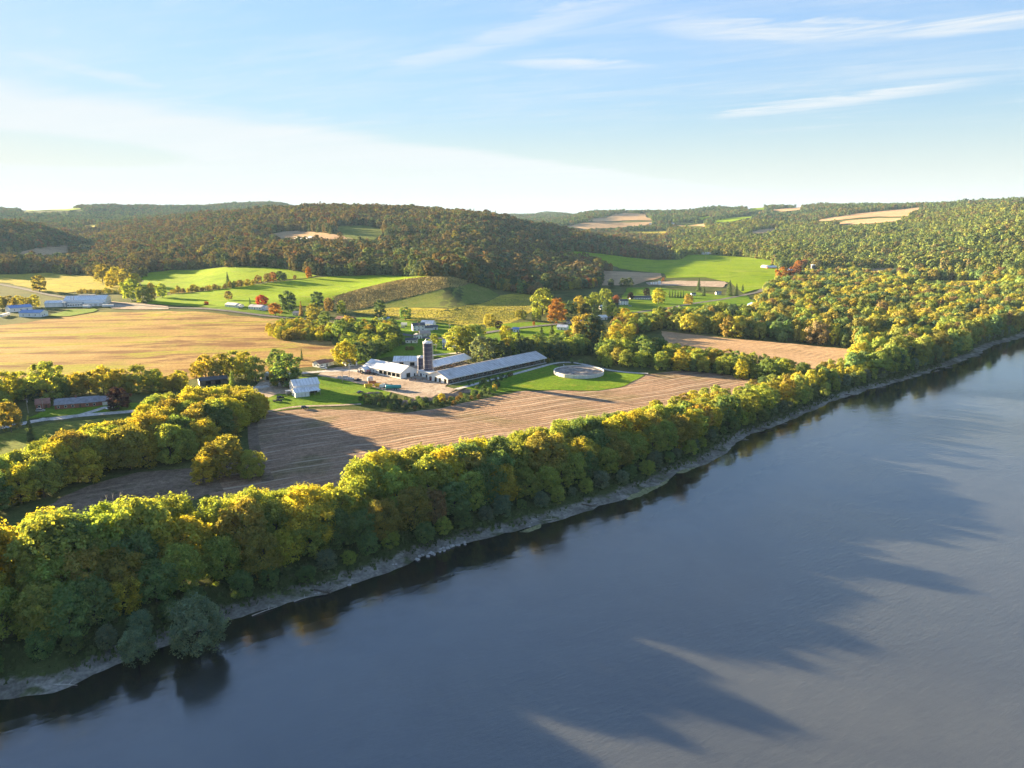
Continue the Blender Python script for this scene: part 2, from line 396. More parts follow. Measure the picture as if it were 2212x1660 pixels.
def build_river():
    xs = np.arange(-2500, 3501, 16.0); ys = np.arange(-900, 3001, 16.0); X, Yy = np.meshgrid(xs, ys, indexing='ij'); n, m = X.shape
    i = np.arange(n-1)[:, None]*m+np.arange(m-1)[None]; F = np.stack([i, i+m, i+m+1, i+1], -1).reshape(-1, 4)
    me = mesh_np('river', np.stack([X, Yy, np.full(X.shape, WATER_Z)], -1).reshape(-1, 3), F)
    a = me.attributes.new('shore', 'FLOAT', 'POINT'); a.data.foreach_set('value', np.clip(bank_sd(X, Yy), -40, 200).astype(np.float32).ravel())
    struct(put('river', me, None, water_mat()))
build_river()

g_bank = ground_mat('bank_mud', (0.15, 0.14, 0.115), (0.25, 0.235, 0.20), (0.085, 0.095, 0.045), 0.10, bump=0.9, fine=1.2, patch=0.16)
def resample(P, step):
    out = []
    for a, b in zip(P[:-1], P[1:]):
        n = max(1, int(np.linalg.norm(b-a)/step))
        for k in range(n): out.append(a+(b-a)*k/n)
    out.append(P[-1]); return np.array(out)
BL = resample(BANK[2:-3], 2.5)
for _ in range(6): BL[1:-1] = (BL[:-2]+2*BL[1:-1]+BL[2:])/4
tan = np.gradient(BL, axis=0); tan /= np.linalg.norm(tan, axis=1)[:, None]
BN = np.stack([-tan[:, 1], tan[:, 0]], 1)              # towards the land
ARC = np.concatenate([[0], np.cumsum(np.linalg.norm(np.diff(BL, axis=0), axis=1))])
def build_bank():
    offs = np.array([-9, -5, -3, -1.5, -0.4, 0.6, 1.6, 3.0, 4.4, 6, 8, 10.5, 13.5, 17, 21])
    hs = np.array([-3.2, -1.2, -0.5, -0.2, -0.06, 0.12, 0.22, 0.36, 0.52, 0.85, 1.6, 2.8, 4.1, 5.06, 4.9])
    wob = vnoise(ARC/31, ARC*0, 14)*2.0 + vnoise(ARC/9, ARC*0, 2)*1.5 + vnoise(ARC/3.1, ARC*0, 9)*0.6
    V = []
    for o, h in zip(offs, hs):
        p = BL + BN*(o+wob*(0.4 if o > 10 else 1))[:, None]
        nz = vnoise(p[:, 0]/2.2, p[:, 1]/2.2, 4)*0.22*np.clip(o/4, 0.25, 1)
        if o > 16: nz = nz*0
        V.append(np.concatenate([p, (WATER_Z+h+nz)[:, None]], 1))
    V = np.stack(V, 1); n, m = V.shape[:2]
    i = np.arange(n-1)[:, None]*m+np.arange(m-1)[None]
    F = np.stack([i, i+m, i+m+1, i+1], -1).reshape(-1, 4)[:, ::-1]
    me = mesh_np('riverbank', V.reshape(-1, 3), F); me.polygons.foreach_set('use_smooth', np.ones(len(F), bool))
    struct(put('riverbank', me, None, g_bank))
build_bank()
def bank_cover(m):
    t = NT(m.node_tree); bs = [n for n in t.n if n.type == 'BSDF_PRINCIPLED'][0]; old = bs.inputs['Base Color'].links[0].from_socket
    P = t.add('ShaderNodeNewGeometry').outputs['Position']; sp = t.add('ShaderNodeSeparateXYZ'); t.l.new(P, sp.inputs[0])
    k = t.math('ADD', sp.outputs[2], t.math('MULTIPLY', t.math('SUBTRACT', t.noise(P, 0.25, 4, 0.7), 0.5), 2.2))
    t.l.new(t.mix(t.smooth(k, WATER_Z+0.7, WATER_Z+1.5), old, t.mix(t.noise(P, 0.6, 3, 0.7), (0.035, 0.05, 0.018, 1), (0.085, 0.10, 0.035, 1))), bs.inputs['Base Color'])
bank_cover(g_bank)

# ------------------------------------------------------------------ fields, lawns, yards, roads draped on the terrain
FIELD_POLYS = []          # in picture coordinates, kept free of woodland
LIFT = [0]
def drape(name, poly, mat, step=None, is_px=True, jitter=0.3, keep_clear=True, lift=None):
    if is_px:
        if keep_clear: FIELD_POLYS.append(poly)
        P = [np.array(G(x, y)[:2]) for x, y in poly]
    else: P = [np.array(p) for p in poly]
    P = np.array(P); dm = np.mean(np.hypot(P[:, 0], P[:, 1]))
    step = step or max(5.0, dm*0.014)
    ring = resample(np.vstack([P, P[:1]]), step)[:-1]
    if jitter:
        c = ring.mean(0); k = ring-c; L = np.linalg.norm(k, axis=1)[:, None]
        ring = c + k*(1+jitter*step*vnoise(ring[:, 0]/step/1.7, ring[:, 1]/step/1.7, 7)[:, None]/L)
    lo = ring.min(0); hi = ring.max(0)
    gx_, gy_ = np.meshgrid(np.arange(lo[0], hi[0], step), np.arange(lo[1], hi[1], step))
    rr = np.random.RandomState(1); gx_ = gx_+rr.uniform(-.2, .2, gx_.shape)*step; gy_ = gy_+rr.uniform(-.2, .2, gy_.shape)*step
    m = in_poly(gx_, gy_, [tuple(p) for p in ring])
    pts = [Vector(p) for p in ring]+[Vector((a, b)) for a, b in zip(gx_[m], gy_[m])]
    n = len(ring)
    vs, es, fs, *_ = mgeo.delaunay_2d_cdt(pts, [(i, (i+1) % n) for i in range(n)], [list(range(n))], 1, 1e-4)
    V = np.array([(v.x, v.y) for v in vs])
    LIFT[0] += 1
    l = lift if lift is not None else 0.05+0.004*LIFT[0]
    if dm > 1000: l += dm*0.0004
    z = T0(V[:, 0], V[:, 1])+l
    tri = [f for f in fs if len(f) == 3]
    tri = np.array(tri)
    a = V[tri[:, 0]]; b = V[tri[:, 1]]; c = V[tri[:, 2]]
    ar = (b[:, 0]-a[:, 0])*(c[:, 1]-a[:, 1])-(b[:, 1]-a[:, 1])*(c[:, 0]-a[:, 0])
    tri[ar < 0] = tri[ar < 0][:, ::-1]
    me = mesh_np(name, np.concatenate([V, z[:, None]], 1), tri)
    me.polygons.foreach_set('use_smooth', np.ones(len(tri), bool))
    return struct(put(name, me, None, mat))
def ribbon(name, pts, width, mat, is_px=True, lift=None):
    P = np.array([np.array(G(x, y)[:2]) for x, y in pts]) if is_px else np.array(pts, float)
    dm = np.mean(np.hypot(P[:, 0], P[:, 1])); L = resample(P, max(3, dm*0.006))
    for _ in range(8): L[1:-1] = (L[:-2]+2*L[1:-1]+L[2:])/4
    t_ = np.gradient(L, axis=0); t_ /= np.linalg.norm(t_, axis=1)[:, None]; N = np.stack([-t_[:, 1], t_[:, 0]], 1)
    rows_ = [L+N*width*k for k in (-0.5, -0.17, 0.17, 0.5)]
    V = np.stack(rows_, 1); n = len(L)
    LIFT[0] += 1; l = lift if lift is not None else 0.07+0.004*LIFT[0]
    if dm > 1000: l += dm*0.0004
    z = T0(V[..., 0], V[..., 1])+l
    V = np.concatenate([V, z[..., None]], -1).reshape(-1, 3)
    i = np.arange(n-1)[:, None]*4+np.arange(3)[None]
    F = np.stack([i, i+4, i+5, i+1], -1).reshape(-1, 4)[:, ::-1]
    return struct(put(name, mesh_np(name, V, F), None, mat))

hay = ground_mat('hay_stubble', (0.37, 0.25, 0.090), (0.29, 0.185, 0.065), (0.25, 0.22, 0.045), 0.012, streak=(R(-6), (0.011, 0.06), 0.46, 0.62, (0.15, 0.075, 0.035)), rows=(R(-12), 5.0, 0.35, (0.46, 0.34, 0.17)), bump=0.5, patch=0.02, streak2=(R(-14), (0.008, 0.035), 0.52, 0.66, (0.26, 0.25, 0.03)))
tilled = ground_mat('tilled_earth', (0.215, 0.145, 0.10), (0.275, 0.185, 0.125), (0.175, 0.135, 0.075), 0.03, streak=(ROWANG, (0.01, 0.12), 0.5, 0.75, (0.15, 0.115, 0.08)), rows=(ROWANG, 3.6, 0.9, (0.44, 0.36, 0.27)), bump=0.8, patch=0.03)
bare = ground_mat('bare_earth', (0.15, 0.11, 0.08), (0.20, 0.15, 0.11), (0.12, 0.10, 0.06), 0.05, streak=(R(-35), (0.01, 0.12), 0.5, 0.75, (0.24, 0.18, 0.13)), bump=0.6)
green = ground_mat('green_hay', (0.155, 0.25, 0.006), (0.20, 0.28, 0.007), (0.12, 0.20, 0.008), 0.010, streak=(R(20), (0.008, 0.06), 0.5, 0.8, (0.26, 0.28, 0.05)), bump=0.4)
meadow = ground_mat('pale_meadow', (0.31, 0.28, 0.035), (0.38, 0.31, 0.045), (0.20, 0.20, 0.03), 0.02, streak=(R(-30), (0.02, 0.09), 0.5, 0.7, (0.20, 0.18, 0.055)), bump=0.8)
corn_g = ground_mat('corn_ground', (0.16, 0.12, 0.055), (0.20, 0.15, 0.07), None, 0.03, bump=0.8)
dgreen = ground_mat('alfalfa', (0.105, 0.14, 0.028), (0.14, 0.165, 0.035), (0.18, 0.175, 0.05), 0.025, bump=0.7)
lawn = ground_mat('mown_lawn', (0.085, 0.165, 0.012), (0.125, 0.20, 0.016), (0.16, 0.20, 0.022), 0.03, bump=0.25)
gravel = ground_mat('gravel_yard', (0.32, 0.25, 0.19), (0.40, 0.33, 0.26), (0.22, 0.165, 0.12), 0.05, streak=(R(15), (0.02, 0.15), 0.5, 0.75, (0.42, 0.35, 0.28)), bump=0.5)
concrete = ground_mat('pale_concrete', (0.42, 0.40, 0.37), (0.50, 0.48, 0.45), (0.33, 0.31, 0.28), 0.06, bump=0.2)
asphalt = ground_mat('road_asphalt', (0.13, 0.125, 0.12), (0.17, 0.165, 0.16), None, 0.08, bump=0.15)
tan_f = ground_mat('tan_field', (0.36, 0.24, 0.14), (0.42, 0.29, 0.17), (0.30, 0.21, 0.12), 0.01, rows=(R(-30), 8.0, 0.3, (0.30, 0.2, 0.12)), bump=0.4)
shore_g = ground_mat('scrub_floor', (0.05, 0.055, 0.03), (0.085, 0.08, 0.045), None, 0.08, bump=0.6)

drape('hay_field', [(-150,701),(0,703),(60,697),(112,688),(155,683),(212,675),(362,673),(470,678),(553,686),(640,692),(672,700),(690,712),(712,735),(723,752),(716,785),(600,802),(430,817),(350,832),(150,838),(-150,845)], hay, jitter=0.4)
drape('tilled_field', [(572,890),(650,884),(760,886),(870,893),(960,882),(1040,862),(1120,846),(1200,844),(1290,846),(1350,832),(1395,810),(1470,801),(1560,808),(1645,824),(1560,872),(1420,930),(1200,990),(1000,1050),(760,1120),(640,1100),(480,1090),(420,1045),(455,1000),(540,975),(548,930)], tilled, jitter=0.3)
drape('bare_field', [(60,1120),(140,1075),(212,1042),(300,1019),(400,1014),(470,1008),(480,1060),(420,1080),(330,1105),(270,1140),(220,1165),(120,1150)], bare, jitter=0.4)
drape('meadow', [(-150,596),(0,594),(100,590),(210,598),(270,612),(280,626),(200,628),(140,634),(100,632),(50,620),(0,611),(-150,606)], meadow)
drape('green_field', [(308,616),(312,592),(375,584),(486,578),(573,577),(623,583),(690,597),(660,603),(600,606),(540,614),(480,622),(400,630),(330,634)], green)
drape('green_field', [(318,657),(335,646),(375,636),(480,625),(553,616),(650,604),(723,597),(800,596),(860,596),(926,598),(861,606),(786,623),(735,638),(720,650),(690,660),(600,664),(553,664),(437,664),(362,660)], green)
drape('corn_field', [(716,642),(786,623),(861,606),(926,598),(973,599),(1020,610),(986,622),(911,636),(843,651),(786,667),(753,671),(728,656)], corn_g)
drape('alfalfa_field', [(843,652),(911,637),(986,623),(1022,612),(1052,622),(1080,637),(1040,655),(975,667),(900,664),(845,664),(800,668)], dgreen)
drape('meadow', [(750,675),(800,669),(845,665),(900,665),(975,668),(1040,656),(1082,638),(1122,634),(1150,637),(1160,668),(1100,700),(1052,700),(1005,706),(960,699),(880,692),(840,684),(800,679)], meadow, jitter=0.3)
drape('green_field', [(1155,540),(1260,545),(1372,558),(1470,562),(1482,551),(1536,551),(1620,557),(1680,566),(1665,575),(1700,585),(1742,589),(1690,603),(1655,622),(1604,634),(1580,612),(1525,601),(1440,601),(1434,592),(1365,586),(1334,578),(1267,556)], green)
drape('stubble_field', [(1300,618),(1302,602),(1293,585),(1330,587),(1427,591),(1432,599),(1368,617)], tan_f)
drape('gravel_pad', [(1395,611),(1458,607),(1569,609),(1564,622),(1458,618),(1400,617)], gravel)
drape('stubble_field', [(1430,716),(1577,732),(1700,742),(1852,757),(1838,792),(1700,800),(1560,785),(1440,748)], tan_f, jitter=0.3)
# far fields on the hills
for nm, mt, pl in [
  ('stubble_field', tan_f, [(25,551),(75,538),(150,531),(152,547),(100,553)]), ('meadow', meadow, [(158,491),(213,485),(203,493)]),
  ('green_field', green, [(38,454),(90,449),(188,452),(150,458),(60,458)]), ('stubble_field', tan_f, [(560,511),(610,501),(640,499),(700,504),(765,518),(700,519),(620,517)]),
  ('meadow', dgreen, [(718,491),(786,487),(836,497),(808,519),(751,517)]), ('meadow', dgreen, [(836,528),(880,538),(868,542)]),
  ('stubble_field', tan_f, [(1217,491),(1284,480),(1362,482),(1415,480),(1400,487),(1330,493),(1262,497)]),
  ('stubble_field', tan_f, [(1268,477),(1347,461),(1395,463),(1412,478),(1350,477),(1290,480)]),
  ('meadow', meadow, [(1340,502),(1440,499),(1445,505),(1370,507)]), ('stubble_field', tan_f, [(1425,481),(1525,484),(1525,492),(1470,490)]),
  ('green_field', green, [(1504,471),(1550,465),(1516,477)]), ('green_field', green, [(1530,480),(1580,471),(1658,460),(1622,472),(1570,482)]),
  ('green_field', green, [(1612,450),(1652,447),(1650,455),(1620,456)]), ('stubble_field', tan_f, [(1656,456),(1733,448),(1728,455),(1690,459)]),
  ('stubble_field', tan_f, [(1735,483),(1799,470),(1860,461),(1998,448),(1969,459),(1962,468),(1898,469),(1812,476)]),
  ('stubble_field', tan_f, [(1790,486),(1830,478),(1898,472),(1955,472),(1935,479),(1860,486)]), ('stubble_field', tan_f, [(1962,470),(2018,463),(1985,472)]), ('stubble_field', tan_f, [(1602,506),(1640,497),(1700,491),(1650,505)]),
  ('stubble_field', tan_f, [(1862,581),(1940,580),(1935,592),(1885,592)]), ('stubble_field', meadow, [(1975,607),(2122,607),(2122,621),(2020,617)]),
  ('green_field', green, [(2158,445),(2230,435),(2230,442)])]:
    drape(nm, pl, mt)
# lawns / yards
drape('lawn', [(105,684),(150,670),(205,668),(206,675),(150,684)], lawn)
drape('lawn', [(440,664),(560,664),(640,668),(668,676),(655,688),(560,678),(470,671)], lawn)
drape('lawn', [(740,690),(800,684),(860,692),(960,700),(1010,712),(1010,760),(960,772),(900,775),(840,772),(760,790),(730,760),(790,740),(770,715)], lawn)
drape('lawn', [(1040,735),(1050,706),(1100,698),(1150,696),(1200,700),(1260,705),(1240,740),(1180,760),(1090,755)], lawn)
drape('lawn', [(1340,650),(1355,622),(1420,622),(1560,640),(1610,640),(1640,655),(1620,672),(1480,680),(1380,690),(1335,680)], lawn)
drape('lawn', [(570,860),(590,845),(640,815),(720,815),(790,825),(850,845),(830,862),(775,876),(700,880),(640,884),(585,892)], lawn)
drape('lawn', [(985,836),(1095,806),(1190,788),(1240,802),(1388,807),(1394,812),(1340,838),(1290,845),(1200,843),(1120,845),(1070,850),(1030,845)], lawn, jitter=0.2)
drape('gravel_yard', [(690,812),(700,798),(760,790),(830,788),(905,782),(985,776),(1020,790),(960,835),(985,842),(960,855),(900,862),(850,850),(800,836),(740,822)], gravel, jitter=0.3, keep_clear=False)
drape('gravel_yard', [(545,850),(560,815),(620,805),(650,812),(625,852),(600,852),(575,862)], gravel, keep_clear=False)
drape('gravel_lot', [(235,652),(300,657),(366,663),(362,669),(300,670),(240,668)], gravel)
drape('lawn', [(15,935),(110,915),(300,898),(310,905),(200,945),(60,985),(-60,1010),(-60,950)], dgreen, keep_clear=False)
drape('lawn', [(60,905),(100,880),(240,870),(300,872),(305,888),(180,896)], lawn, keep_clear=False)
road = ribbon('road', [(-200,598),(-60,606),(0,615),(50,625),(100,637),(145,645),(235,655),(300,661),(362,666),(437,668),(553,681),(661,692),(740,700),(800,712),(860,722),(940,735),(1010,727),(1100,712),(1200,702),(1290,690),(1345,682),(1390,674),(1440,668),(1490,658),(1560,648),(1640,632),(1665,608),(1690,592)], 8.0, asphalt)
ribbon('side_road', [(-200,940),(0,927),(85,908),(180,898),(300,889),(420,868),(520,842),(580,835)], 6.5, concrete)
ribbon('driveway', [(85,906),(115,910),(150,905),(190,893),(232,880)], 4.5, concrete)
ribbon('driveway', [(640,808),(700,803),(760,800),(800,806)], 7.0, concrete)
ribbon('driveway', [(830,790),(880,776),(930,768),(990,764),(1030,758)], 6.0, concrete)
ribbon('driveway', [(1340,664),(1380,672),(1430,670)], 4.0, concrete)
ribbon('farm_track', [(985,842),(1060,822),(1130,804),(1195,786),(1225,782),(1262,788),(1300,798),(1350,806),(1400,808)], 4.0, concrete)
ribbon('farm_track', [(570,892),(640,878),(700,878),(780,874)], 3.2, gravel)
ribbon('farm_track', [(545,905),(548,960),(560,1000),(580,1040)], 5.0, bare)
# ------------------------------------------------------------------ vegetation
world.cycles.sampling_method = 'MANUAL'; world.cycles.sample_map_resolution = 256
def leaf_mat(name, source):
    """source 'OBJECT' takes the tree's own colour, 'INSTANCER' the colour stored on each tree of a wood"""
    m = bpy.data.materials.new(name); m.use_nodes = True; t = NT(m.node_tree); t.n.clear()
    if source == 'OBJECT': base = t.add('ShaderNodeObjectInfo').outputs['Color']
    else:
        a = t.add('ShaderNodeAttribute', attribute_type='INSTANCER'); a.attribute_name = 'tint'; base = a.outputs['Color']
    lv = t.add('ShaderNodeAttribute'); lv.attribute_name = 'lv'
    hv = t.add('ShaderNodeAttribute'); hv.attribute_name = 'hv'
    col = t.mix(1.0, base, t.mix(lv.outputs['Fac'], (0.52, 0.56, 0.62, 1), (1.50, 1.44, 1.28, 1)), 'MULTIPLY')
    col = t.mix(1.0, col, t.mix(hv.outputs['Fac'], (0.84, 1.05, 1.25, 1), (1.14, 1.0, 0.8, 1)), 'MULTIPLY')
    df = t.add('ShaderNodeBsdfDiffuse'); t.l.new(col, df.inputs[0])
    tr = t.add('ShaderNodeBsdfTranslucent'); t.l.new(t.mix(1.0, col, (1.5, 1.4, 0.55, 1), 'MULTIPLY'), tr.inputs[0])
    mx = t.add('ShaderNodeMixShader'); mx.inputs[0].default_value = 0.44 if source == 'OBJECT' else 0.2
    t.l.new(df.outputs[0], mx.inputs[1]); t.l.new(tr.outputs[0], mx.inputs[2])
    o = t.add('ShaderNodeOutputMaterial'); t.l.new(mx.outputs[0], o.inputs[0]); return m
LEAF_O = leaf_mat('foliage', 'OBJECT'); LEAF_I = leaf_mat('woodland_foliage', 'INSTANCER')
BARK = plain('bark', (0.085, 0.07, 0.055), 0.9, var=0.3, scale=2.0, spec=0.1)
BARK_PALE = plain('bleached_wood', (0.42, 0.39, 0.35), 0.9, var=0.2, scale=1.0, spec=0.1)

def leaves(rng, C, Rr, per, size, up=0.3, shell=0.45, mid=None, wo=0.0, rnd=0.55):
    """leaf-spray quads filling ellipsoids C (n,3) with radii Rr (n,3)"""
    n = len(C); N = n*per
    d = rng.normal(size=(N, 3)); d /= np.linalg.norm(d, axis=1)[:, None]
    r = (shell+(1-shell)*rng.uniform(size=(N, 1))**0.6)*(1+0.55*rng.uniform(size=(N, 1))**5)
    c = np.repeat(C, per, 0)+d*r*np.repeat(Rr, per, 0)
    nn = d*0.6+rng.normal(size=(N, 3))*rnd+np.array([0, 0, up])
    if mid is not None:
        o_ = (c-np.array(mid))*np.array([1, 1, 0.75]); nn = nn+wo*o_/(np.linalg.norm(o_, axis=1)[:, None]+1e-6)
    nn /= np.linalg.norm(nn, axis=1)[:, None]
    a = rng.normal(size=(N, 3)); u = np.cross(nn, a); u /= np.linalg.norm(u, axis=1)[:, None]; v = np.cross(nn, u)
    s = size*rng.uniform(0.6, 1.35, (N, 1)); k = rng.uniform(0.55, 0.9, (N, 1))
    V = np.stack([c-u*s*0.5, c-v*s*k*0.5+nn*s*0.12, c+u*s*0.5, c+v*s*k*0.5+nn*s*0.12], 1).reshape(-1, 3)
    F = np.arange(4*N).reshape(-1, 4)
    lv = np.clip(np.repeat(rng.uniform(0.0, 1.0, n), per)*0.6+rng.uniform(0, 1, N)*0.4, 0, 1)
    hv = np.clip(np.repeat(rng.uniform(0, 1, n), per)*0.6+rng.uniform(0, 1, N)*0.4, 0, 1)
    return V, F, lv, hv
def crown_from(name, parts, mat):
    V = []; F = []; lv = []; hv = []; off = 0
    for v, f, a, b in parts:
        V.append(v); F.append(f+off); off += len(v); lv.append(a); hv.append(b)
    me = mesh_np(name, np.vstack(V), np.vstack(F)); me.materials.append(mat)
    for nm, arr in (('lv', lv), ('hv', hv)):
        at = me.attributes.new(nm, 'FLOAT', 'FACE'); at.data.foreach_set('value', np.concatenate(arr).astype(np.float32))
    return me
def tube(path, rad, sides=6):
    path = np.asarray(path, float); n = len(path); V = []
    t_ = np.gradient(path, axis=0); t_ /= np.linalg.norm(t_, axis=1)[:, None]+1e-9
    ref = np.array([0.0, 1.0, 0.0]) if abs(t_[0, 1]) < 0.8 else np.array([1.0, 0, 0])
    for i in range(n):
        u = np.cross(t_[i], ref); u /= np.linalg.norm(u)+1e-9; v = np.cross(t_[i], u)
        for k in range(sides):
            a = 2*math.pi*k/sides; V.append(path[i]+(u*math.cos(a)+v*math.sin(a))*rad[i])
    F = [(i*sides+k, i*sides+(k+1) % sides, (i+1)*sides+(k+1) % sides, (i+1)*sides+k) for i in range(n-1) for k in range(sides)]
    return np.array(V), np.array(F)
def join(parts):
    V = []; F = []; off = 0
    for v, f in parts: V.append(v); F.append(np.asarray(f)+off); off += len(v)
    return np.vstack(V), np.vstack(F)
H0 = 20.0
def broadleaf(seed, detail, shape='round', mat=None):
    """a broadleaf tree 20 m tall: (trunk mesh, crown mesh); detail 2 near, 1 middle, 0 far"""
    rng = np.random.RandomState(seed)
    nl, nc, per, size = {2: (20, 11, 32, 0.74), 1: (14, 8, 20, 1.08), 0: (9, 4, 11, 2.1)}[detail]
    cb, cr = {'round': (0.03, 7.2), 'tall': (0.04, 5.6), 'spread': (0.12, 8.0), 'bush': (0.0, 9.0), 'low': (0.0, 7.8)}[shape]
    zc, zr = (H0*cb+H0)/2, (H0-H0*cb)/2
    lobes = []
    for k in range(nl):
        a = k*2.399+rng.uniform(-.4, .4); h = (k+0.5)/nl*2-1; h = np.clip(h*0.92+rng.uniform(-.12, .12), -1, 1)
        rr = math.sqrt(max(0.05, 1-h*h*0.95)) if h > -0.15 else 1.0+0.22*(h+0.15); f = rng.uniform(0.45, 0.92)
        lr = cr*rng.uniform(0.24, 0.50)*(1.0 if shape != 'spread' else 0.85)
        lobes.append((np.array([math.cos(a)*rr*cr*f, math.sin(a)*rr*cr*f, zc+h*zr*0.80]), lr))
    lobes.append((np.array([0, 0, zc+zr*0.1]), cr*0.55)); lobes.append((np.array([rng.uniform(-.8, .8), rng.uniform(-.8, .8), H0-cr*0.42]), cr*0.42))
    C = []; Rr = []
    for c, lr in lobes:
        out = c-np.array([0, 0, zc-zr*0.35])
        out /= np.linalg.norm(out)+1e-6
        for q in range(nc):
            d = rng.normal(size=3); d /= np.linalg.norm(d); d = d+out*0.55; d /= np.linalg.norm(d)
            C.append(c+d*lr*rng.uniform(0.55, 0.95)*np.array([1, 1, 0.8])); s = lr*rng.uniform(0.26, 0.46); g_ = rng.uniform(0.7, 1.5) if c[2] > zc else 0.75; Rr.append([s/math.sqrt(max(g_, .8)), s/math.sqrt(max(g_, .8)), s*g_])
    for q in range({2: 95, 1: 60, 0: 20}[detail]):        # leaf sprays over the whole dome, down to its skirt
        h = rng.uniform(-1, 0.93); rr = math.sqrt(max(0.03, 1-h*h)) if h > -0.1 else 1.0+0.12*(h+0.1); a = rng.uniform(0, 6.283); k = rng.uniform(0.70, 0.92)
        C.append([math.cos(a)*rr*cr*k, math.sin(a)*rr*cr*k, zc+h*zr*0.88]); s = cr*rng.uniform(0.15, 0.24); Rr.append([s, s, s*0.8])
    C = np.array(C); Rr = np.array(Rr)
    C[:, 2] = np.clip(C[:, 2], 0.5 if shape in ('bush', 'low') else 1.2, H0-0.5)
    cm = crown_from('crown', [leaves(rng, C, Rr, per, size, mid=(0, 0, zc-zr*0.3), wo={2: 0.55, 1: 0.9, 0: 1.2}[detail], rnd={2: 0.5, 1: 0.4, 0: 0.3}[detail])], mat or LEAF_O)
    tr = []
    lean = rng.uniform(-.5, .5, 2); n = 6
    zt = np.linspace(0, H0*0.78, n)
    path = np.stack([lean[0]*np.sin(zt/6), lean[1]*np.sin(zt/5), zt], 1)
    tr.append(tube(path, np.linspace(0.42, 0.08, n)*np.array([1.25]+[1]*(n-1)), 7 if detail == 2 else 5))
    for c, lr in lobes[:(len(lobes) if detail == 2 else 6)]:
        z0 = max(1.0, min(c[2]*0.55, H0*0.6)); b = np.array([np.interp(z0, zt, path[:, 0]), np.interp(z0, zt, path[:, 1]), z0])
        mid = (b+c)/2+np.array([0, 0, -0.5])+rng.uniform(-.4, .4, 3)
        tr.append(tube([b, mid, c], [0.17, 0.11, 0.04], 4))
        if detail == 2:
            for q in range(2):
                e = c+rng.normal(size=3)*lr*0.55; tr.append(tube([mid*0.35+c*0.65, (c+e)/2+0.2, e], [0.07, 0.045, 0.02], 3))
    V, F = join(tr); tm = mesh_np('trunk', V, F); tm.materials.append(BARK)
    return tm, cm
def conifer(seed, detail, mat=None):
    rng = np.random.RandomState(seed); tiers = 17 if detail else 10; C = []; Rr = []
    for k in range(tiers):
        f = k/(tiers-1); z = 1.6+f*(H0-2.4); rad = 4.3*(1-f)**0.85+0.25
        nb = max(3, int((9 if detail else 6)*(1-f*0.5)))
        for q in range(nb):
            a = 2*math.pi*q/nb+k*1.3+rng.uniform(-.25, .25); L = rad*rng.uniform(0.75, 1.1)
            for s in ((0.45, 0.85) if rad > 1.5 else (0.6,)):
                C.append([math.cos(a)*L*s, math.sin(a)*L*s, z-0.28*L*s+rng.uniform(-.15, .15)]); w_ = max(0.4, L*0.30); Rr.append([w_, w_, 0.42])
    C = np.array(C); Rr = np.array(Rr)
    cm = crown_from('crown', [leaves(rng, C, Rr, 14 if detail else 5, 0.7 if detail else 1.5, up=0.2)], mat or LEAF_O)
    V, F = tube([(0, 0, 0), (0, 0, H0*0.5), (0, 0, H0*0.97)], [0.3, 0.2, 0.04], 6)
    tm = mesh_np('trunk', V, F); tm.materials.append(BARK); return tm, cm
PRO = {}
def protos(kind, detail):
    key = (kind, detail)
    if key not in PRO:
        n = {2: 3, 1: 2, 0: 1}[detail]
        base = {'round': 10, 'tall': 30, 'spread': 50, 'bush': 70, 'conifer': 90, 'low': 110}[kind]
        PRO[key] = [conifer(base+i+detail*7, min(detail, 1)) if kind == 'conifer' else broadleaf(base+i+detail*7, detail, kind) for i in range(n)]
    return PRO[key]
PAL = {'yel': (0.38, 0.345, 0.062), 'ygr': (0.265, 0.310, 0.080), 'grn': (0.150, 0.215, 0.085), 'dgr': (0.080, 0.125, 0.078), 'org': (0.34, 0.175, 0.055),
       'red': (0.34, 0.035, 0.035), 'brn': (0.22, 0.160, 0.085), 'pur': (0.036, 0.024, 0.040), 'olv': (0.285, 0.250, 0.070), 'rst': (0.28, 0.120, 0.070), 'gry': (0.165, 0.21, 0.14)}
CNAME = {'yel': 'golden yellow', 'ygr': 'yellow-green', 'grn': 'mid green', 'dgr': 'dark green', 'org': 'orange', 'red': 'bright red', 'brn': 'brown-leaved', 'pur': 'dark purple', 'olv': 'olive gold', 'rst': 'rust red', 'gry': 'grey-green'}
TR = random.Random(5)
def tree(p, h, wid, kind, detail, colour, zone=None, label=None, group=None, name=None, cat=None):
    """one tree as a thing: root at its foot, trunk and crown as parts"""
    tm, cm = TR.choice(protos(kind, detail))
    word = {'conifer': 'conifer', 'bush': 'shrub', 'low': 'bushy tree'}.get(kind, 'broadleaf tree')
    nm = name or {'conifer': 'conifer_tree', 'bush': 'shrub'}.get(kind, 'broadleaf_tree')
    size = 'tall' if h > 17 else 'low' if h < (3 if kind == 'bush' else 9) else 'medium'
    look = {'round': 'rounded', 'tall': 'slender', 'spread': 'spreading', 'low': 'full-skirted', 'bush': 'dense', 'conifer': 'pointed'}[kind]
    word = f'{size} {look} {CNAME[colour]} {word}'
    lab = label or f'{word} {zone}'
    root = thing(nm, lab, cat or {'conifer': 'conifer', 'bush': 'shrub'}.get(kind, 'tree'), (p[0], p[1], p[2]-0.05), TR.uniform(0, 6.28), group or (None if label else f'{word}s {zone}'))
    root.scale = (wid*h/H0, wid*h/H0, h/H0)
    put('trunk', tm, root); c = put('crown', cm, root)
    v = TR.uniform(0.85, 1.15); b = PAL[colour]; c.color = (b[0]*v*TR.uniform(.93, 1.07), b[1]*v*TR.uniform(.95, 1.05), b[2]*v, 1)
    return root
def pick(w_):
    r = TR.random()*sum(w_.values())
    for k, v in w_.items():
        r -= v
        if r <= 0: return k
    return k
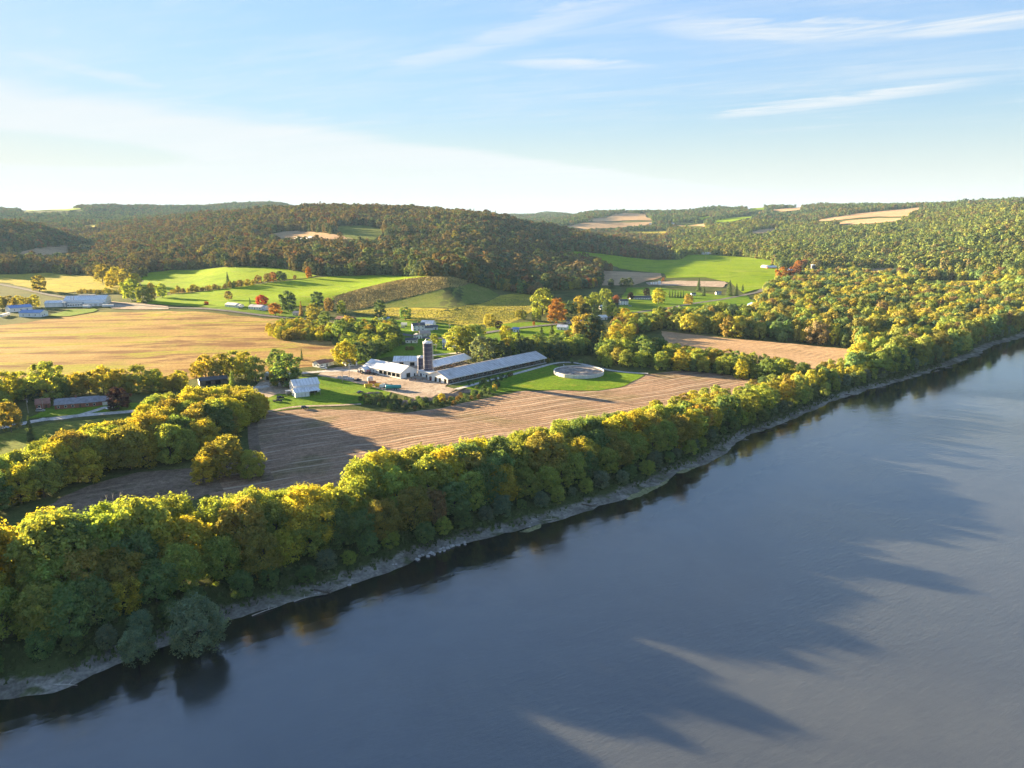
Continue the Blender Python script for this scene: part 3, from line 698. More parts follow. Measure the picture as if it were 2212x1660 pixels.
def poisson(poly_w, sp, seed=1):
    """scattered points at least sp apart inside a world polygon"""
    rng = np.random.RandomState(seed); P = np.array(poly_w); lo = P.min(0); hi = P.max(0); out = []
    nx = int((hi[0]-lo[0])/sp)+1; ny = int((hi[1]-lo[1])/sp)+1
    for i in range(nx):
        for j in range(ny):
            q = lo+np.array([i+0.5*(j % 2), j*0.92])*sp+rng.uniform(-.33, .33, 2)*sp
            out.append(q)
    out = np.array(out); return out[in_poly(out[:, 0], out[:, 1], [tuple(p) for p in P])]
def wpoly(poly): return [tuple(G(x, y)[:2]) for x, y in poly]
def at2(x, y): return Vector((x, y, float(T0(np.array([x]), np.array([y]))[0])))

# --- the belt along the river: rows set back from the water
ENV = ([-300,0,60,120,190,230,270,330,420,500,575,640,700,725,760,800,900,1000,1100,1200,1300,1400,1500,1600,1700,1800],
       [1090,1090,1095,1100,1115,1110,1062,1046,1062,1066,1045,1052,1025,1060,1000,978,962,950,936,912,894,880,862,842,806,792])
RIV = {'ygr': 6, 'yel': 3, 'grn': 1.8, 'olv': 1.8}
rr_ = random.Random(11)
far_belt = []
for row, off in enumerate((9.0, 16, 25, 36, 47)):
    s = 0.0
    while s < ARC[-1]:
        s += rr_.uniform(7.6, 10.5) if row < 2 else rr_.uniform(9.5, 12.5)
        if s >= ARC[-1]: break
        i = min(int(np.searchsorted(ARC, s)), len(BL)-1)
        q = BL[i]+BN[i]*(off+rr_.uniform(-2.6, 2.6))
        if row == 4 and q[0] > 130: continue
        p = at2(*q); p.z = p.z if row > 1 else (-2.9 if row == 0 else -0.4)
        xu, yu = to_px(p.x, p.y, p.z); d = math.hypot(p.x, p.y)
        if xu < -260: continue
        emax = height_to(p, float(np.interp(xu, *ENV)))
        h = min([rr_.uniform(4, 9), rr_.uniform(11, 17), rr_.uniform(15, 22), rr_.uniform(18, 25), 26][row], emax*rr_.uniform(0.93, 1.03) if emax > 5 else 5)
        if row >= 3: h = max(min(emax*rr_.uniform(0.90, 1.03), 27), 9)
        col = pick(RIV) if row else pick({'grn': 4, 'ygr': 2, 'gry': 3})
        if d > 470 or xu > 1720: far_belt.append((p, h, col)); continue
        if h < 4: continue
        kind = rr_.choice(['round', 'spread', 'round', 'round']) if row > 1 else rr_.choice(['round', 'low']) if row else rr_.choice(['low', 'bush', 'low'])
        wid = rr_.uniform(0.92, 1.2)*(1.12 if h < 14 else 1.0)
        if kind == 'bush': h = min(h, 6)
        tree(p, h, wid, kind, 2 if d < 360 else 1, col, 'in the riverbank belt', name='shrub' if kind == 'bush' else 'riverside_tree')
# willow leaning over the water and other single trees on the beach
def single(x, yb, yt, wid, kind, col, label, detail=2, name=None, cat=None):
    p = G(x, yb); h = max(1.5, height_to(p, yt)); return tree(p, h, wid, kind, detail, col, label=label, name=name, cat=cat)
for (x, yb, yt, wd, lab) in [(428, 1400, 1290, 1.0, 'pale grey-green bushy tree leaning over the water from the narrow beach'), (298, 1425, 1355, 1.0, 'small pale shrub on the mud beach between two larger trees')]:
    q = on_plane(x, yb, WATER_Z+1.0); p = Vector((q[0], q[1], WATER_Z+0.9)); tree(p, height_to(p, yt), wd, 'bush', 2, 'gry', label=lab, name='willow_tree' if wd == 1.0 and x > 400 else 'shrub', cat='tree' if x > 400 else 'shrub')
tree(at2(*on_plane(940, 1130, 0)), 13, 0.9, 'round', 2, 'brn', label='brown-topped tree among the green trees on the riverbank')
# bleached dead tree standing at the edge of the bare field
def dead_tree(p, h):
    root = thing('dead_tree', 'bleached leafless dead tree standing beside the brown bare field', 'dead tree', p)
    rg = np.random.RandomState(4); V, F = tube([(0,0,0),(0.1,0,h*0.25),(0.0,0.2,h*0.45)], [0.32, 0.26, 0.2], 7); put('trunk', mesh_np('trunk', V, F), root, BARK_PALE)
    for a, sp, top in ((0.3, 3.2, 1.0), (3.0, 2.6, 0.92), (3.6, 4.0, 0.8), (5.6, 3.2, 0.85), (1.6, 1.5, 0.95)):
        e = np.array([math.cos(a)*sp, math.sin(a)*sp*0.6, h*top]); b = np.array([0, 0.1, h*rg.uniform(0.25, 0.45)]); m_ = b*0.5+e*0.5+np.array([math.cos(a)*0.7, 0, 0])
        ps = [tube([b, m_, e], [0.16, 0.11, 0.03], 5)]
        for q in range(3):
            t_ = rg.uniform(0.35, 0.8); s_ = m_*(1-t_)+e*t_; ps.append(tube([s_, s_+np.array([rg.uniform(-1, 1), rg.uniform(-.6, .6), rg.uniform(0.7, 1.8)])], [0.06, 0.02], 4))
        V, F = join(ps); put('limb', mesh_np('limb', V, F), root, BARK_PALE)
p_ = G(248, 1125); dead_tree(p_, height_to(p_, 1064))

def patch(poly, sp, hr, kinds, cols_, zone, detail, seed, name=None, envelope=None, wid=(0.95, 1.2)):
    for q in poisson(wpoly(poly), sp, seed):
        p = at2(*q); h = TR.uniform(*hr)
        if envelope:
            xu = to_px(p.x, p.y, p.z)[0]; e = height_to(p, float(np.interp(xu, *envelope))); h = max(4, min(h, e*TR.uniform(0.9, 1.03)))
        k = TR.choice(kinds)
        if k == 'bush': h = min(h, 6)
        tree(p, h, TR.uniform(*wid), k, detail, pick(cols_), zone, name=name)
# --- second belt, between the bare field and the village lane
patch([(-20,1110),(60,1095),(130,1072),(205,1040),(310,1014),(410,1002),(500,955),(572,895),(560,872),(480,884),(400,905),(330,935),(250,968),(150,1008),(60,1045),(-40,1075)], 8.6, (14, 21),
      ['round', 'spread', 'round', 'low'], {'yel': 4, 'ygr': 3, 'olv': 3, 'grn': 1}, 'in the belt beside the bare field', 2, 3, name='woodland_tree',
      envelope=([-50,37,112,200,300,337,400,480,550,580], [1000,966,943,914,900,851,836,830,836,862]))
for i, q in enumerate([(490,1030,942,1.25,'olv'),(545,1035,972,1.1,'ygr'),(440,1045,985,1.0,'yel')]):
    single(q[0], q[1], q[2], q[3], 'round', q[4], ['large rounded gold tree standing alone at the corner of the tilled field', 'smaller green tree touching the right side of the lone gold tree', 'low yellow tree touching the left side of the lone gold tree'][i])
# --- trees off to the left whose shade falls across the lawns
patch([(-420,1180),(-60,1110),(-60,1060),(-300,1060)], 11, (14, 20), ['round', 'spread'], {'yel': 2, 'ygr': 2}, 'in the riverbank belt', 2, 8, name='riverside_tree')
patch([(-420,960),(-30,905),(-30,880),(-420,905)], 12, (13, 18), ['round'], {'yel': 2, 'ygr': 2}, 'left of the lane by the brick houses', 1, 9)
# --- row behind the brick houses on the left
for (x, yb, yt, wd, c, k) in [(20,868,800,1.1,'yel','round'),(-25,875,805,1.1,'ygr','round'),(55,862,800,1,'ygr','low'),(105,866,779,1.15,'ygr','round'),(135,860,806,0.9,'grn','low'),(165,850,802,1,'yel','low'),(195,852,800,1,'olv','round'),(225,852,790,1,'yel','spread'),(262,850,795,1,'yel','round'),(300,850,787,1.1,'ygr','round'),(335,848,796,1,'ygr','round'),(360,846,812,1.1,'olv','low'),(390,842,815,1.1,'yel','low'),(15,905,862,1,'ygr','round'),(25,935,866,0.8,'olv','spread'),(75,868,825,0.9,'dgr','round'),(10,880,845,1.2,'ygr','low')]:
    p = G(x, yb); tree(p, height_to(p, yt), wd, k, 1, c, 'in the row behind the brick ranch house')
patch([(-40,872),(120,862),(400,842),(400,830),(120,846),(-40,856)], 10, (8, 13), ['low', 'round'], {'yel': 3, 'ygr': 3, 'olv': 2}, 'in the row behind the brick ranch house', 1, 77, name='hedge_tree', wid=(1.0, 1.3))
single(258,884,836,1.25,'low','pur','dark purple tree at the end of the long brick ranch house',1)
single(68,955,897,0.8,'conifer','dgr','dark conifer standing on the shaded lawn across the lane from the brick houses',1)
for (x, yb, yt, wd, k, c) in [(445,818,765,1,'round','yel'),(478,822,762,1,'round','olv'),(505,815,756,1.1,'round','ygr'),(530,820,758,1.05,'round','yel'),(552,826,768,1,'round','ygr'),(425,815,780,1,'low','olv')]:
    p = G(x, yb); tree(p, height_to(p, yt), wd, k, 1, c, 'in the clump by the brown open shed')
single(502,836,796,0.9,'conifer','grn','small ragged conifer beside the brown open shed',1)
single(600,800,752,1.1,'round','grn','green tree standing behind the large round tree by the white shed',1)
single(622,838,762,1.2,'round','grn','large round green tree with its foot by the white garage house',1)
single(600,836,785,1.0,'round','olv','gold tree leaning against the large round green tree by the white shed',1)
single(652,778,752,0.6,'conifer','dgr','slim dark conifer behind the white garage house',1)
# --- the village
V_ = 'in the village around the farm'
for (x, yb, yt, wd, k, c) in [(623,674,627,1.1,'round','dgr'),(686,664,629,1.2,'round','dgr'),(678,696,655,1.1,'round','olv'),(711,676,642,0.8,'spread','brn'),(738,678,649,1,'round','ygr'),(821,684,647,1.0,'round','dgr'),(876,692,662,1.2,'round','grn'),
   (703,704,672,1.2,'round','grn'),(651,684,650,0.8,'conifer','brn'),(735,738,690,1,'round','grn'),(757,736,698,1,'round','dgr'),(716,730,696,1,'round','ygr'),(800,736,700,1,'round','olv'),(832,740,697,1,'round','ygr'),(852,742,700,1,'round','grn'),(782,731,692,1,'round','grn'),
   (746,790,737,1.15,'low','yel'),(779,782,735,1.1,'low','dgr'),(802,777,738,1,'round','dgr'),(822,768,730,1,'round','grn'),(840,760,732,1,'low','ygr'),(795,745,718,1,'round','yel'),(938,745,720,1.1,'round','ygr'),(815,752,722,1,'round','grn'),(768,764,735,1,'low','grn')]:
    p = G(x, yb); tree(p, height_to(p, yt), wd, k, 1, c, V_)
single(595,682,654,1.3,'spread','org','rounded orange-brown tree on the lawn beside the road',1)
single(566,659,637,1.5,'low','red','bright red round tree behind the small house by the road',1)
single(446,660,651,1.5,'low','red','low dark-red round bush on the bright green field edge',1)
single(540,657,643,0.9,'conifer','dgr','small dark conifer next to the bright red tree',1)
patch([(570,726),(600,708),(640,702),(700,714),(714,738),(655,739),(600,734)], 7.5, (6, 10.5), ['low', 'low', 'round'], {'yel': 3, 'ygr': 3, 'olv': 2}, 'in the thicket at the edge of the hay field', 1, 21, name='hedge_tree')
for (x, yb, yt, wd, k, c) in [(987,764,703,1.1,'round','ygr'),(1012,766,702,1.1,'round','ygr'),(1024,758,700,1.1,'round','grn'),(1042,786,725,1.3,'round','gry'),(1068,782,730,1.1,'low','dgr'),(1092,738,702,1.1,'round','yel'),(1095,772,730,1,'round','yel'),(1135,778,728,1,'low','dgr'),
   (1157,776,722,1,'round','grn'),(1187,774,732,1.1,'low','dgr'),(1210,775,735,1,'low','dgr'),(1225,762,730,1,'low','grn'),(1262,750,676,1.1,'round','olv'),(1281,752,680,1.1,'round','dgr'),(1250,765,720,1,'low','grn'),(1232,768,742,1,'low','grn'),(1058,712,677,1,'spread','olv'),(1035,735,700,1.1,'round','ygr')]:
    p = G(x, yb); tree(p, height_to(p, yt), wd, k, 1, c, 'in the grove behind the long barn')
for (x, yb, yt) in [(1120,778,716),(1169,745,703),(1192,742,701),(1198,770,726),(1240,748,706),(1300,765,716)]:
    p = G(x, yb); tree(p, height_to(p, yt), 1.25, 'conifer', 1, 'dgr', 'in the grove behind the long barn')
single(1203,699,643,1.0,'round','org','tall orange maple beside the white garage on the bright lawn',1)
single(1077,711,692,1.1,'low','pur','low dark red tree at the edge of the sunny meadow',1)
single(1153,704,694,0.8,'round','rst','tiny reddish tree alone on the bright lawn',1)
for (x, yb, yt, wd, k, c) in [(1172,682,622,1.15,'round','ygr'),(1160,694,665,1,'round','ygr'),(1234,684,648,1,'round','dgr'),(1252,680,638,1,'round','olv'),(1268,672,640,1,'round','ygr'),(1284,662,630,1.1,'round','ygr'),(1307,660,622,1.1,'round','ygr'),(1322,686,655,1,'round','ygr'),(1215,680,650,1,'round','grn'),(1265,690,655,1,'round','dgr'),(1290,684,658,1,'low','grn'),(1310,672,648,1,'low','dgr'),(1340,690,664,1.1,'round','ygr'),(1350,700,665,1.1,'round','yel'),(1120,690,668,1,'spread','olv'),(1130,690,670,1,'low','grn')]:
    p = G(x, yb); tree(p, height_to(p, yt), wd, k, 1, c, 'around houses beyond the sunny meadow')
single(1331,656,637,1.1,'round','rst','rust-orange tree beside the dark-roofed white house',1)
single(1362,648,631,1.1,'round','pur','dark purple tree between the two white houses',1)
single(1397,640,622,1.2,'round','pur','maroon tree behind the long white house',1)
single(1422,657,622,1.15,'round','yel','bright yellow round tree at the end of the long white house',1)
single(1487,658,635,1.2,'low','olv','orange-gold rounded tree where the lane bends',1)
for x in (1446,1452,1458,1464,1470,1476): p = G(x, 644); tree(p, height_to(p, 626), 0.7, 'conifer', 1, 'dgr', 'in the hedge row by the long white house')
for (x, yb, yt) in [(1509,628,600),(1575,640,604),(1590,640,612),(1659,634,604),(1668,634,608),(1604,630,613),(1520,640,618)]:
    p = G(x, yb); tree(p, height_to(p, yt), 1.0, 'conifer', 1, 'dgr', 'standing by the gravel pad')
for (x, yb, yt) in [(1320,621,602),(1346,622,600),(1359,622,599)]:
    p = G(x, yb); tree(p, height_to(p, yt), 1.0, 'round', 1, 'dgr', 'along the pale stubble field')
for (x, yb, yt, wd, k, c) in [(86,630,594,1.2,'round','olv'),(222,612,570,1,'round','olv'),(252,616,576,1.1,'round','yel'),(270,620,580,1.1,'round','olv'),(292,622,590,1.2,'round','yel'),(285,650,601,1.2,'round','ygr'),(310,655,617,1.1,'round','ygr'),(328,652,610,0.8,'tall','olv'),(350,644,611,1,'round','ygr'),(240,622,590,1,'round','yel'),
   (5,668,640,1.1,'round','yel'),(22,668,638,1.2,'round','olv'),(42,666,638,1.1,'round','yel'),(60,664,642,1,'round','olv'),(76,664,636,1.1,'round','yel'),(-15,668,640,1.1,'round','yel')]:
    p = G(x, yb); tree(p, height_to(p, yt), wd, k, 1, c, 'near the white factory sheds')
for i in range(15):
    x = 170+i*6.6; p = G(x, 634+TR.uniform(-1.5, 2)); tree(p, TR.uniform(5, 9), 1.1, TR.choice(['low', 'round']), 1, pick({'olv': 3, 'yel': 2, 'brn': 1}), 'in the hedge behind the white factory', name='hedge_tree')
for i in range(26):
    f = i/25; x = 372+f*172+TR.uniform(-2, 2); p = G(x, float(np.interp(x, [372,430,500,545], [635,630,623,617])))
    tree(p, TR.uniform(5, 11.5), 1.0, TR.choice(['low', 'round', 'tall']), 1, pick({'olv': 3, 'brn': 2, 'yel': 2, 'grn': 1}), 'in the hedgerow between two green fields', name='hedge_tree')
single(493,622,587,0.8,'conifer','dgr','tall dark conifer in the hedgerow between two green fields',1)
for (x, yb, yt, c) in [(558,614,594,'brn'),(578,611,590,'brn'),(590,609,587,'rst'),(605,608,585,'dgr'),(614,607,589,'dgr'),(637,604,594,'brn')]:
    p = G(x, yb); tree(p, height_to(p, yt), 1.1, 'round', 1, c, 'on the crest of the green fields')
single(667,602,576,0.9,'tall','org','slim orange tree alone on the crest of the green fields',1)
single(494,650,628,1.0,'spread','brn','thin brown tree beside the small white house on the road',1)
# --- hedgerow wood in front of the pale stubble field
patch([(1288,800),(1400,800),(1500,804),(1645,828),(1720,832),(1800,806),(1700,800),(1560,786),(1440,756),(1300,752)], 10.5, (9, 17), ['round', 'low', 'round'], {'yel': 2, 'ygr': 4, 'grn': 3, 'olv': 1}, 'in the hedge wood beyond the tilled field', 1, 31, name='hedge_tree',
      envelope=([1280,1300,1340,1380,1440,1500,1560,1620,1680,1720,1800], [745,735,722,720,735,748,752,758,768,782,785]))
patch([(1296,742),(1330,712),(1375,698),(1470,690),(1590,678),(1630,690),(1560,716),(1440,710),(1385,722),(1320,752)], 11.5, (9, 16), ['round', 'low', 'round', 'spread'], {'yel': 3, 'ygr': 4, 'olv': 3, 'grn': 2, 'brn': 1}, 'between the lane and the stubble field', 1, 36, name='hedge_tree')
patch([(1040,770),(1100,756),(1180,752),(1270,748),(1285,770),(1200,774),(1090,780)], 10.5, (10, 16), ['round', 'low'], {'grn': 3, 'dgr': 3, 'ygr': 3, 'olv': 1}, 'in the grove behind the long barn', 1, 37, name='grove_tree')
patch([(708,722),(750,705),(800,706),(862,712),(862,748),(810,772),(770,780),(735,760)], 13, (9, 15), ['round', 'low'], {'grn': 3, 'dgr': 2, 'ygr': 3, 'olv': 2}, 'in the village around the farm', 1, 38, name='grove_tree')
# --- scrub on the bank below the farmyard
for (poly, sp, hr, sd) in [([(770,868),(790,855),(850,862),(910,868),(960,868),(1000,858),(1050,842),(1085,825),(1090,832),(1060,855),(1000,872),(940,884),(870,888),(800,880)], 5.2, (2.2, 4.2), 41), ([(1010,834),(1060,818),(1105,806),(1110,815),(1070,832),(1030,845)], 5.0, (1.8, 3.2), 42), ([(1120,800),(1180,784),(1280,790),(1300,800),(1290,788),(1200,776)], 6.5, (2, 4), 43)]:
    for q in poisson(wpoly(poly), sp, sd):
        p = at2(*q); tree(p, TR.uniform(*hr), TR.uniform(0.8, 1.3), 'bush', 1, pick({'dgr': 4, 'grn': 3, 'brn': 0.8, 'olv': 0.5}), 'on the bank below the farmyard' if sd < 43 else 'at the edge of the grove by the round tank')
single(953,868,850,1.2,'bush','yel','yellow shrub on the earth bank below the farmyard',1)
for (x, yb) in [(845,746),(860,748),(872,746),(835,752),(880,757),(890,757)]:
    p = G(x, yb); tree(p, 3.5, 1.3, 'bush', 1, 'brn' if x > 875 else 'dgr', 'beside the lane behind the silo')

# --- woods: one object per wood, its trees set on points
def wood_nodes(objs):
    ng = bpy.data.node_groups.new('wood', 'GeometryNodeTree')
    ng.interface.new_socket('Geometry', in_out='INPUT', socket_type='NodeSocketGeometry'); ng.interface.new_socket('Geometry', in_out='OUTPUT', socket_type='NodeSocketGeometry')
    N = ng.nodes; L = ng.links; gi = N.new('NodeGroupInput'); go = N.new('NodeGroupOutput'); ip = N.new('GeometryNodeInstanceOnPoints'); jn = N.new('GeometryNodeJoinGeometry')
    for o in reversed(objs):
        oi = N.new('GeometryNodeObjectInfo'); oi.inputs['Object'].default_value = o; oi.inputs['As Instance'].default_value = True; L.new(oi.outputs['Geometry'], jn.inputs[0])
    def named(nm, ty):
        a = N.new('GeometryNodeInputNamedAttribute'); a.data_type = ty; a.inputs['Name'].default_value = nm; return a.outputs['Attribute']
    L.new(gi.outputs[0], ip.inputs['Points']); L.new(jn.outputs[0], ip.inputs['Instance']); ip.inputs['Pick Instance'].default_value = True
    L.new(named('pid', 'INT'), ip.inputs['Instance Index']); L.new(named('scl', 'FLOAT_VECTOR'), ip.inputs['Scale'])
    cx = N.new('ShaderNodeCombineXYZ'); L.new(named('rot', 'FLOAT'), cx.inputs[2]); L.new(cx.outputs[0], ip.inputs['Rotation'])
    L.new(ip.outputs[0], go.inputs[0]); return ng
WOOD = {}
def wood_protos(detail):
    if detail not in WOOD:
        obs = []
        for i, k in enumerate(['round', 'tall', 'round', 'low', 'spread', 'conifer']):
            tm, cm = conifer(200+i+detail*20, 0, LEAF_I) if k == 'conifer' else broadleaf(200+i+detail*20, detail, k, LEAF_I)
            me = bpy.data.meshes.new('wood_tree'); bm = bmesh.new()
            bm.from_mesh(cm); me.materials.append(LEAF_I); nf = len(bm.faces)
            if detail: bm.from_mesh(tm); me.materials.append(BARK)
            bm.faces.ensure_lookup_table()
            for f in bm.faces[nf:]: f.material_index = 1
            bm.to_mesh(me); bm.free()
            obs.append(bpy.data.objects.new('wood_tree', me))
        WOOD[detail] = (obs, wood_nodes(obs))
    return WOOD[detail]
def wood(name, label, cat, P, hts, tints, conif, detail, rng):
    """P (n,3) feet of the trees"""
    n = len(P)
    if n == 0: return
    obs, ng = wood_protos(detail)
    me = bpy.data.meshes.new(name); me.vertices.add(n); me.vertices.foreach_set('co', np.asarray(P, np.float32).ravel())
    pid = np.where(conif, 5, rng.randint(0, 5, n)); wv = rng.uniform(0.65, 1.25, n)
    for nm, ty, arr, key in (('pid', 'INT', pid.astype(np.int32), 'value'), ('rot', 'FLOAT', rng.uniform(0, 6.28, n).astype(np.float32), 'value'),
                             ('scl', 'FLOAT_VECTOR', np.stack([wv*hts/H0, wv*hts/H0, hts/H0], 1).astype(np.float32).ravel(), 'vector'),
                             ('tint', 'FLOAT_COLOR', np.concatenate([tints, np.ones((n, 1))], 1).astype(np.float32).ravel(), 'color')):
        a = me.attributes.new(nm, ty, 'POINT'); a.data.foreach_set(key, arr)
    o = put(name, me); o['kind'] = 'stuff'; tag(o, label, cat)
    md = o.modifiers.new('trees', 'NODES'); md.node_group = ng
    return o
def tint_of(names, rng):
    base = np.array([PAL[k] for k in names]); return base*rng.uniform(0.74, 1.24, (len(names), 1))*rng.uniform(0.93, 1.07, (len(names), 3))
def calm(t_):
    """far woods: colours drawn together a little"""
    return t_*0.7+t_.mean(0)[None]*0.3
def visible(P, top):
    """keeps trees whose tops are not far behind a rise"""
    keep = np.ones(len(P), bool); f = np.linspace(0.25, 0.985, 44)
    for t_ in f:
        zr = CAM_H+(P[:, 2]+top+12-CAM_H)*t_
        keep &= zr > T0(P[:, 0]*t_, P[:, 1]*t_)
    return keep
def clear_of_fields(P, mid):
    xb, yb = to_px(P[:, 0], P[:, 1], P[:, 2]+0.5); xm, ym = to_px(P[:, 0], P[:, 1], P[:, 2]+mid)
    xt, yt = to_px(P[:, 0], P[:, 1], P[:, 2]+mid*1.7)
    ok = np.ones(len(P), bool)
    for pl in FIELD_POLYS:
        a = np.array(pl); x0, y0 = a.min(0)-3; x1, y1 = a.max(0)+3
        c = (xb > x0) & (xb < x1) & (yt < y1) & (yb > y0) & ok
        if c.any():
            idx = np.nonzero(c)[0]
            for yy, xx in ((yb, xb), (ym, xm), (yt, xt)): ok[idx] &= ~in_poly(xx[idx], yy[idx], pl)
    return ok
def jgrid(d0, d1, a0, a1, sp, rng):
    """jittered points over a sector"""
    lim = d1; n = int(2*lim/sp); xs = (np.arange(-n//2, n//2)*sp); ys = np.arange(0, lim, sp)
    X, Yy = np.meshgrid(xs, ys); X = X+rng.uniform(-.45, .45, X.shape)*sp; Yy = Yy+rng.uniform(-.45, .45, X.shape)*sp
    d = np.hypot(X, Yy); a = np.degrees(np.arctan2(X, Yy)); m = (d > d0) & (d < d1) & (a > a0) & (a < a1)
    return X[m], Yy[m]
YF = ([-400,0,200,300,700,1000,1130,1300,1480,1640,1700,1860,2400], [600,600,604,600,598,612,636,614,566,566,588,586,590])
DARKW = ['dgr']*8+['grn']*3+['brn']*8+['olv']*6+['org']*1+['rst']*1+['yel']*1+['gry']*1
RIGHTW = ['grn']*7+['ygr']*7+['olv']*5+['dgr']*5+['yel']*2+['brn']*2
n_w = 0
for (nm, lab, d0, d1, a0, a1, sp, det, hr) in [
   ('wood', 'autumn forest covering the slopes of the central and left hills', 800, 2000, -44, 12, 9.8, 0, (12, 25)),
   ('wood', 'autumn forest over the crest of the central hill', 2000, 3200, -38, 12, 11, 0, (14, 22)),
   ('wood', 'bluish far forest on the distant hills', 3200, 8200, -37, 37, 17, 0, (13, 19)),
   ('wood', 'green and gold forest on the slope right of the red barn farm', 800, 2000, 12, 38, 9.8, 0, (11, 23)),
   ('wood', 'green and gold forest high on the right-hand hillside', 2000, 3200, 12, 37, 11, 0, (13, 21))]:
    rng = np.random.RandomState(int(d0)+int(a0)); X, Yy = jgrid(d0, d1, a0, a1, sp, rng); Z = T0(X, Yy); P = np.stack([X, Yy, Z], 1)
    xb, yb = to_px(X, Yy, Z); m = yb < np.interp(xb, *YF); m &= bank_sd(X, Yy) < -20; P = P[m]
    P = P[clear_of_fields(P, 9)]; P = P[visible(P, 16)]
    patchy = vnoise(P[:, 0]/230, P[:, 1]/230, 16)*1.1+vnoise(P[:, 0]/75, P[:, 1]/75, 6)*0.7+vnoise(P[:, 0]/21, P[:, 1]/21, 8)*0.4
    gap = vnoise(P[:, 0]/48, P[:, 1]/48, 31)+0.5*vnoise(P[:, 0]/17, P[:, 1]/17, 33); kp = gap > -0.72; P = P[kp]; patchy = patchy[kp]
    pal = RIGHTW if a0 > 0 else DARKW
    if d0 >= 3000: pal = ['dgr']*5+['grn']*4+['brn']*3+['olv']*2
    order = np.argsort(np.array([sum(PAL[k][:1]) for k in pal])); pal2 = [pal[i] for i in order]
    idx = np.clip(((patchy*0.33+0.5)*0.45+rng.uniform(0, 1, len(P))*0.55)*len(pal), 0, len(pal)-1).astype(int)
    names = [pal2[i] for i in idx]; con = (vnoise(P[:, 0]/90, P[:, 1]/90, 12) > 0.45) & (rng.uniform(size=len(P)) < 0.5)
    names = ['dgr' if c else k for c, k in zip(con, names)]
    h = rng.uniform(*hr, len(P))*(1.15 if sp > 12 else 1)*(1+0.22*vnoise(P[:, 0]/110, P[:, 1]/110, 23))*np.where(rng.uniform(size=len(P)) < 0.12, 1.25, 1.0); n_w += len(P)
    wood(nm, lab, 'forest', P-np.array([0, 0, 0.4]), h, calm(tint_of(names, rng))*(0.95 if a0 < 0 else 0.92), con, det, rng)
print('forest trees', n_w)
# nearer woods on the right bank side, between the fields and the river
def wood_patch(label, poly, sp, hr, pal, seed, detail=1, con=0.0, env=None):
    rng = np.random.RandomState(seed); q = poisson(wpoly(poly), sp, seed); P = np.concatenate([q, T0(q[:, 0], q[:, 1])[:, None]], 1)
    P = P[bank_sd(P[:, 0], P[:, 1]) < -7]; P = P[clear_of_fields(P, 6)]
    names = [pal[i] for i in rng.randint(0, len(pal), len(P))]; c = rng.uniform(size=len(P)) < con
    names = ['dgr' if k else n for k, n in zip(c, names)]; h = rng.uniform(*hr, len(P))
    print(label, len(P)); wood('wood', label, 'forest', P-np.array([0, 0, 0.3]), h, tint_of(names, rng), c, detail, rng)
wood_patch('mixed gold and green woodland between the stubble field and the river', [(1370,700),(1480,690),(1600,676),(1660,658),(1650,632),(1700,600),(1760,592),(1870,593),(1980,600),(2300,610),(2300,700),(2200,722),(2110,760),(1960,812),(1860,838),(1836,800),(1856,756),(1700,740),(1577,730),(1430,712)], 11.4, (12, 22), ['ygr']*7+['yel']*5+['olv']*5+['grn']*4+['brn']*2+['dgr']*2, 51)
wood_patch('dark autumn woodland lobe below the central hill', [(1026,614),(990,590),(1040,560),(1150,552),(1240,562),(1325,582),(1296,600),(1300,622),(1200,628),(1150,638),(1090,630)], 9.0, (11, 18), ['dgr']*4+['grn']*3+['olv']*3+['brn']*2+['org']*1+['rst']*1+['yel']*1, 52, 1, 0.05)
wood_patch('scattered trees around the houses beyond the village', [(1340,705),(1380,695),(1500,688),(1620,672),(1600,664),(1480,676),(1400,684),(1330,690)], 10, (9, 15), ['ygr']*3+['yel']*3+['olv']*2+['grn']*2, 53)
wood_patch('scrubby hedge along the edge of the green field by the gravel pad', [(1395,605),(1440,602),(1525,602),(1575,608),(1575,611),(1500,607),(1400,610)], 5, (3, 5), ['brn', 'rst', 'olv'], 54)
if far_belt:
    rng = np.random.RandomState(5); P = np.array([tuple(a[0]) for a in far_belt]); h = np.clip(np.array([a[1] for a in far_belt]), 9, 19)
    wood('wood', 'line of gold and green trees along the far stretch of riverbank', 'forest', P, h, tint_of([a[2] for a in far_belt], rng), np.zeros(len(P), bool), 1, rng)
# ------------------------------------------------------------------ buildings, machines, poles, animals
WHITE = plain('white_siding', (0.74, 0.74, 0.72), 0.6, var=0.06, streaks=True)
CREAM = plain('cream_siding', (0.62, 0.58, 0.48), 0.6, var=0.08, streaks=True)
METAL = plain('pale_metal_roof', (0.74, 0.74, 0.74), 0.5, 0.05, var=0.08, scale=0.25, ribs=2.0, stain=(0.46, 0.42, 0.38))
LAVR = plain('weathered_metal_roof', (0.54, 0.52, 0.51), 0.6, 0.0, var=0.14, scale=0.2, ribs=2.6, stain=(0.30, 0.27, 0.25))
BLUER = plain('blue_metal_roof', (0.16, 0.26, 0.48), 0.45, 0.2, var=0.1, scale=0.2)
DARKR = plain('dark_shingle_roof', (0.075, 0.08, 0.095), 0.85, var=0.25, scale=0.8)
GREYR = plain('grey_shingle_roof', (0.22, 0.22, 0.24), 0.85, var=0.2, scale=0.6)
TEALR = plain('teal_roof', (0.05, 0.17, 0.23), 0.6, var=0.15)
REDR = plain('red_brown_roof', (0.26, 0.13, 0.10), 0.85, var=0.25, scale=0.5)
TANR = plain('tan_roof', (0.38, 0.30, 0.24), 0.85, var=0.15)
BRICK = plain('red_brick', (0.24, 0.10, 0.075), 0.9, var=0.25, scale=2.0)
WOODB = plain('dark_boards', (0.10, 0.075, 0.055), 0.9, var=0.3, scale=1.2)
REDB = plain('barn_red', (0.36, 0.045, 0.05), 0.7, var=0.15)
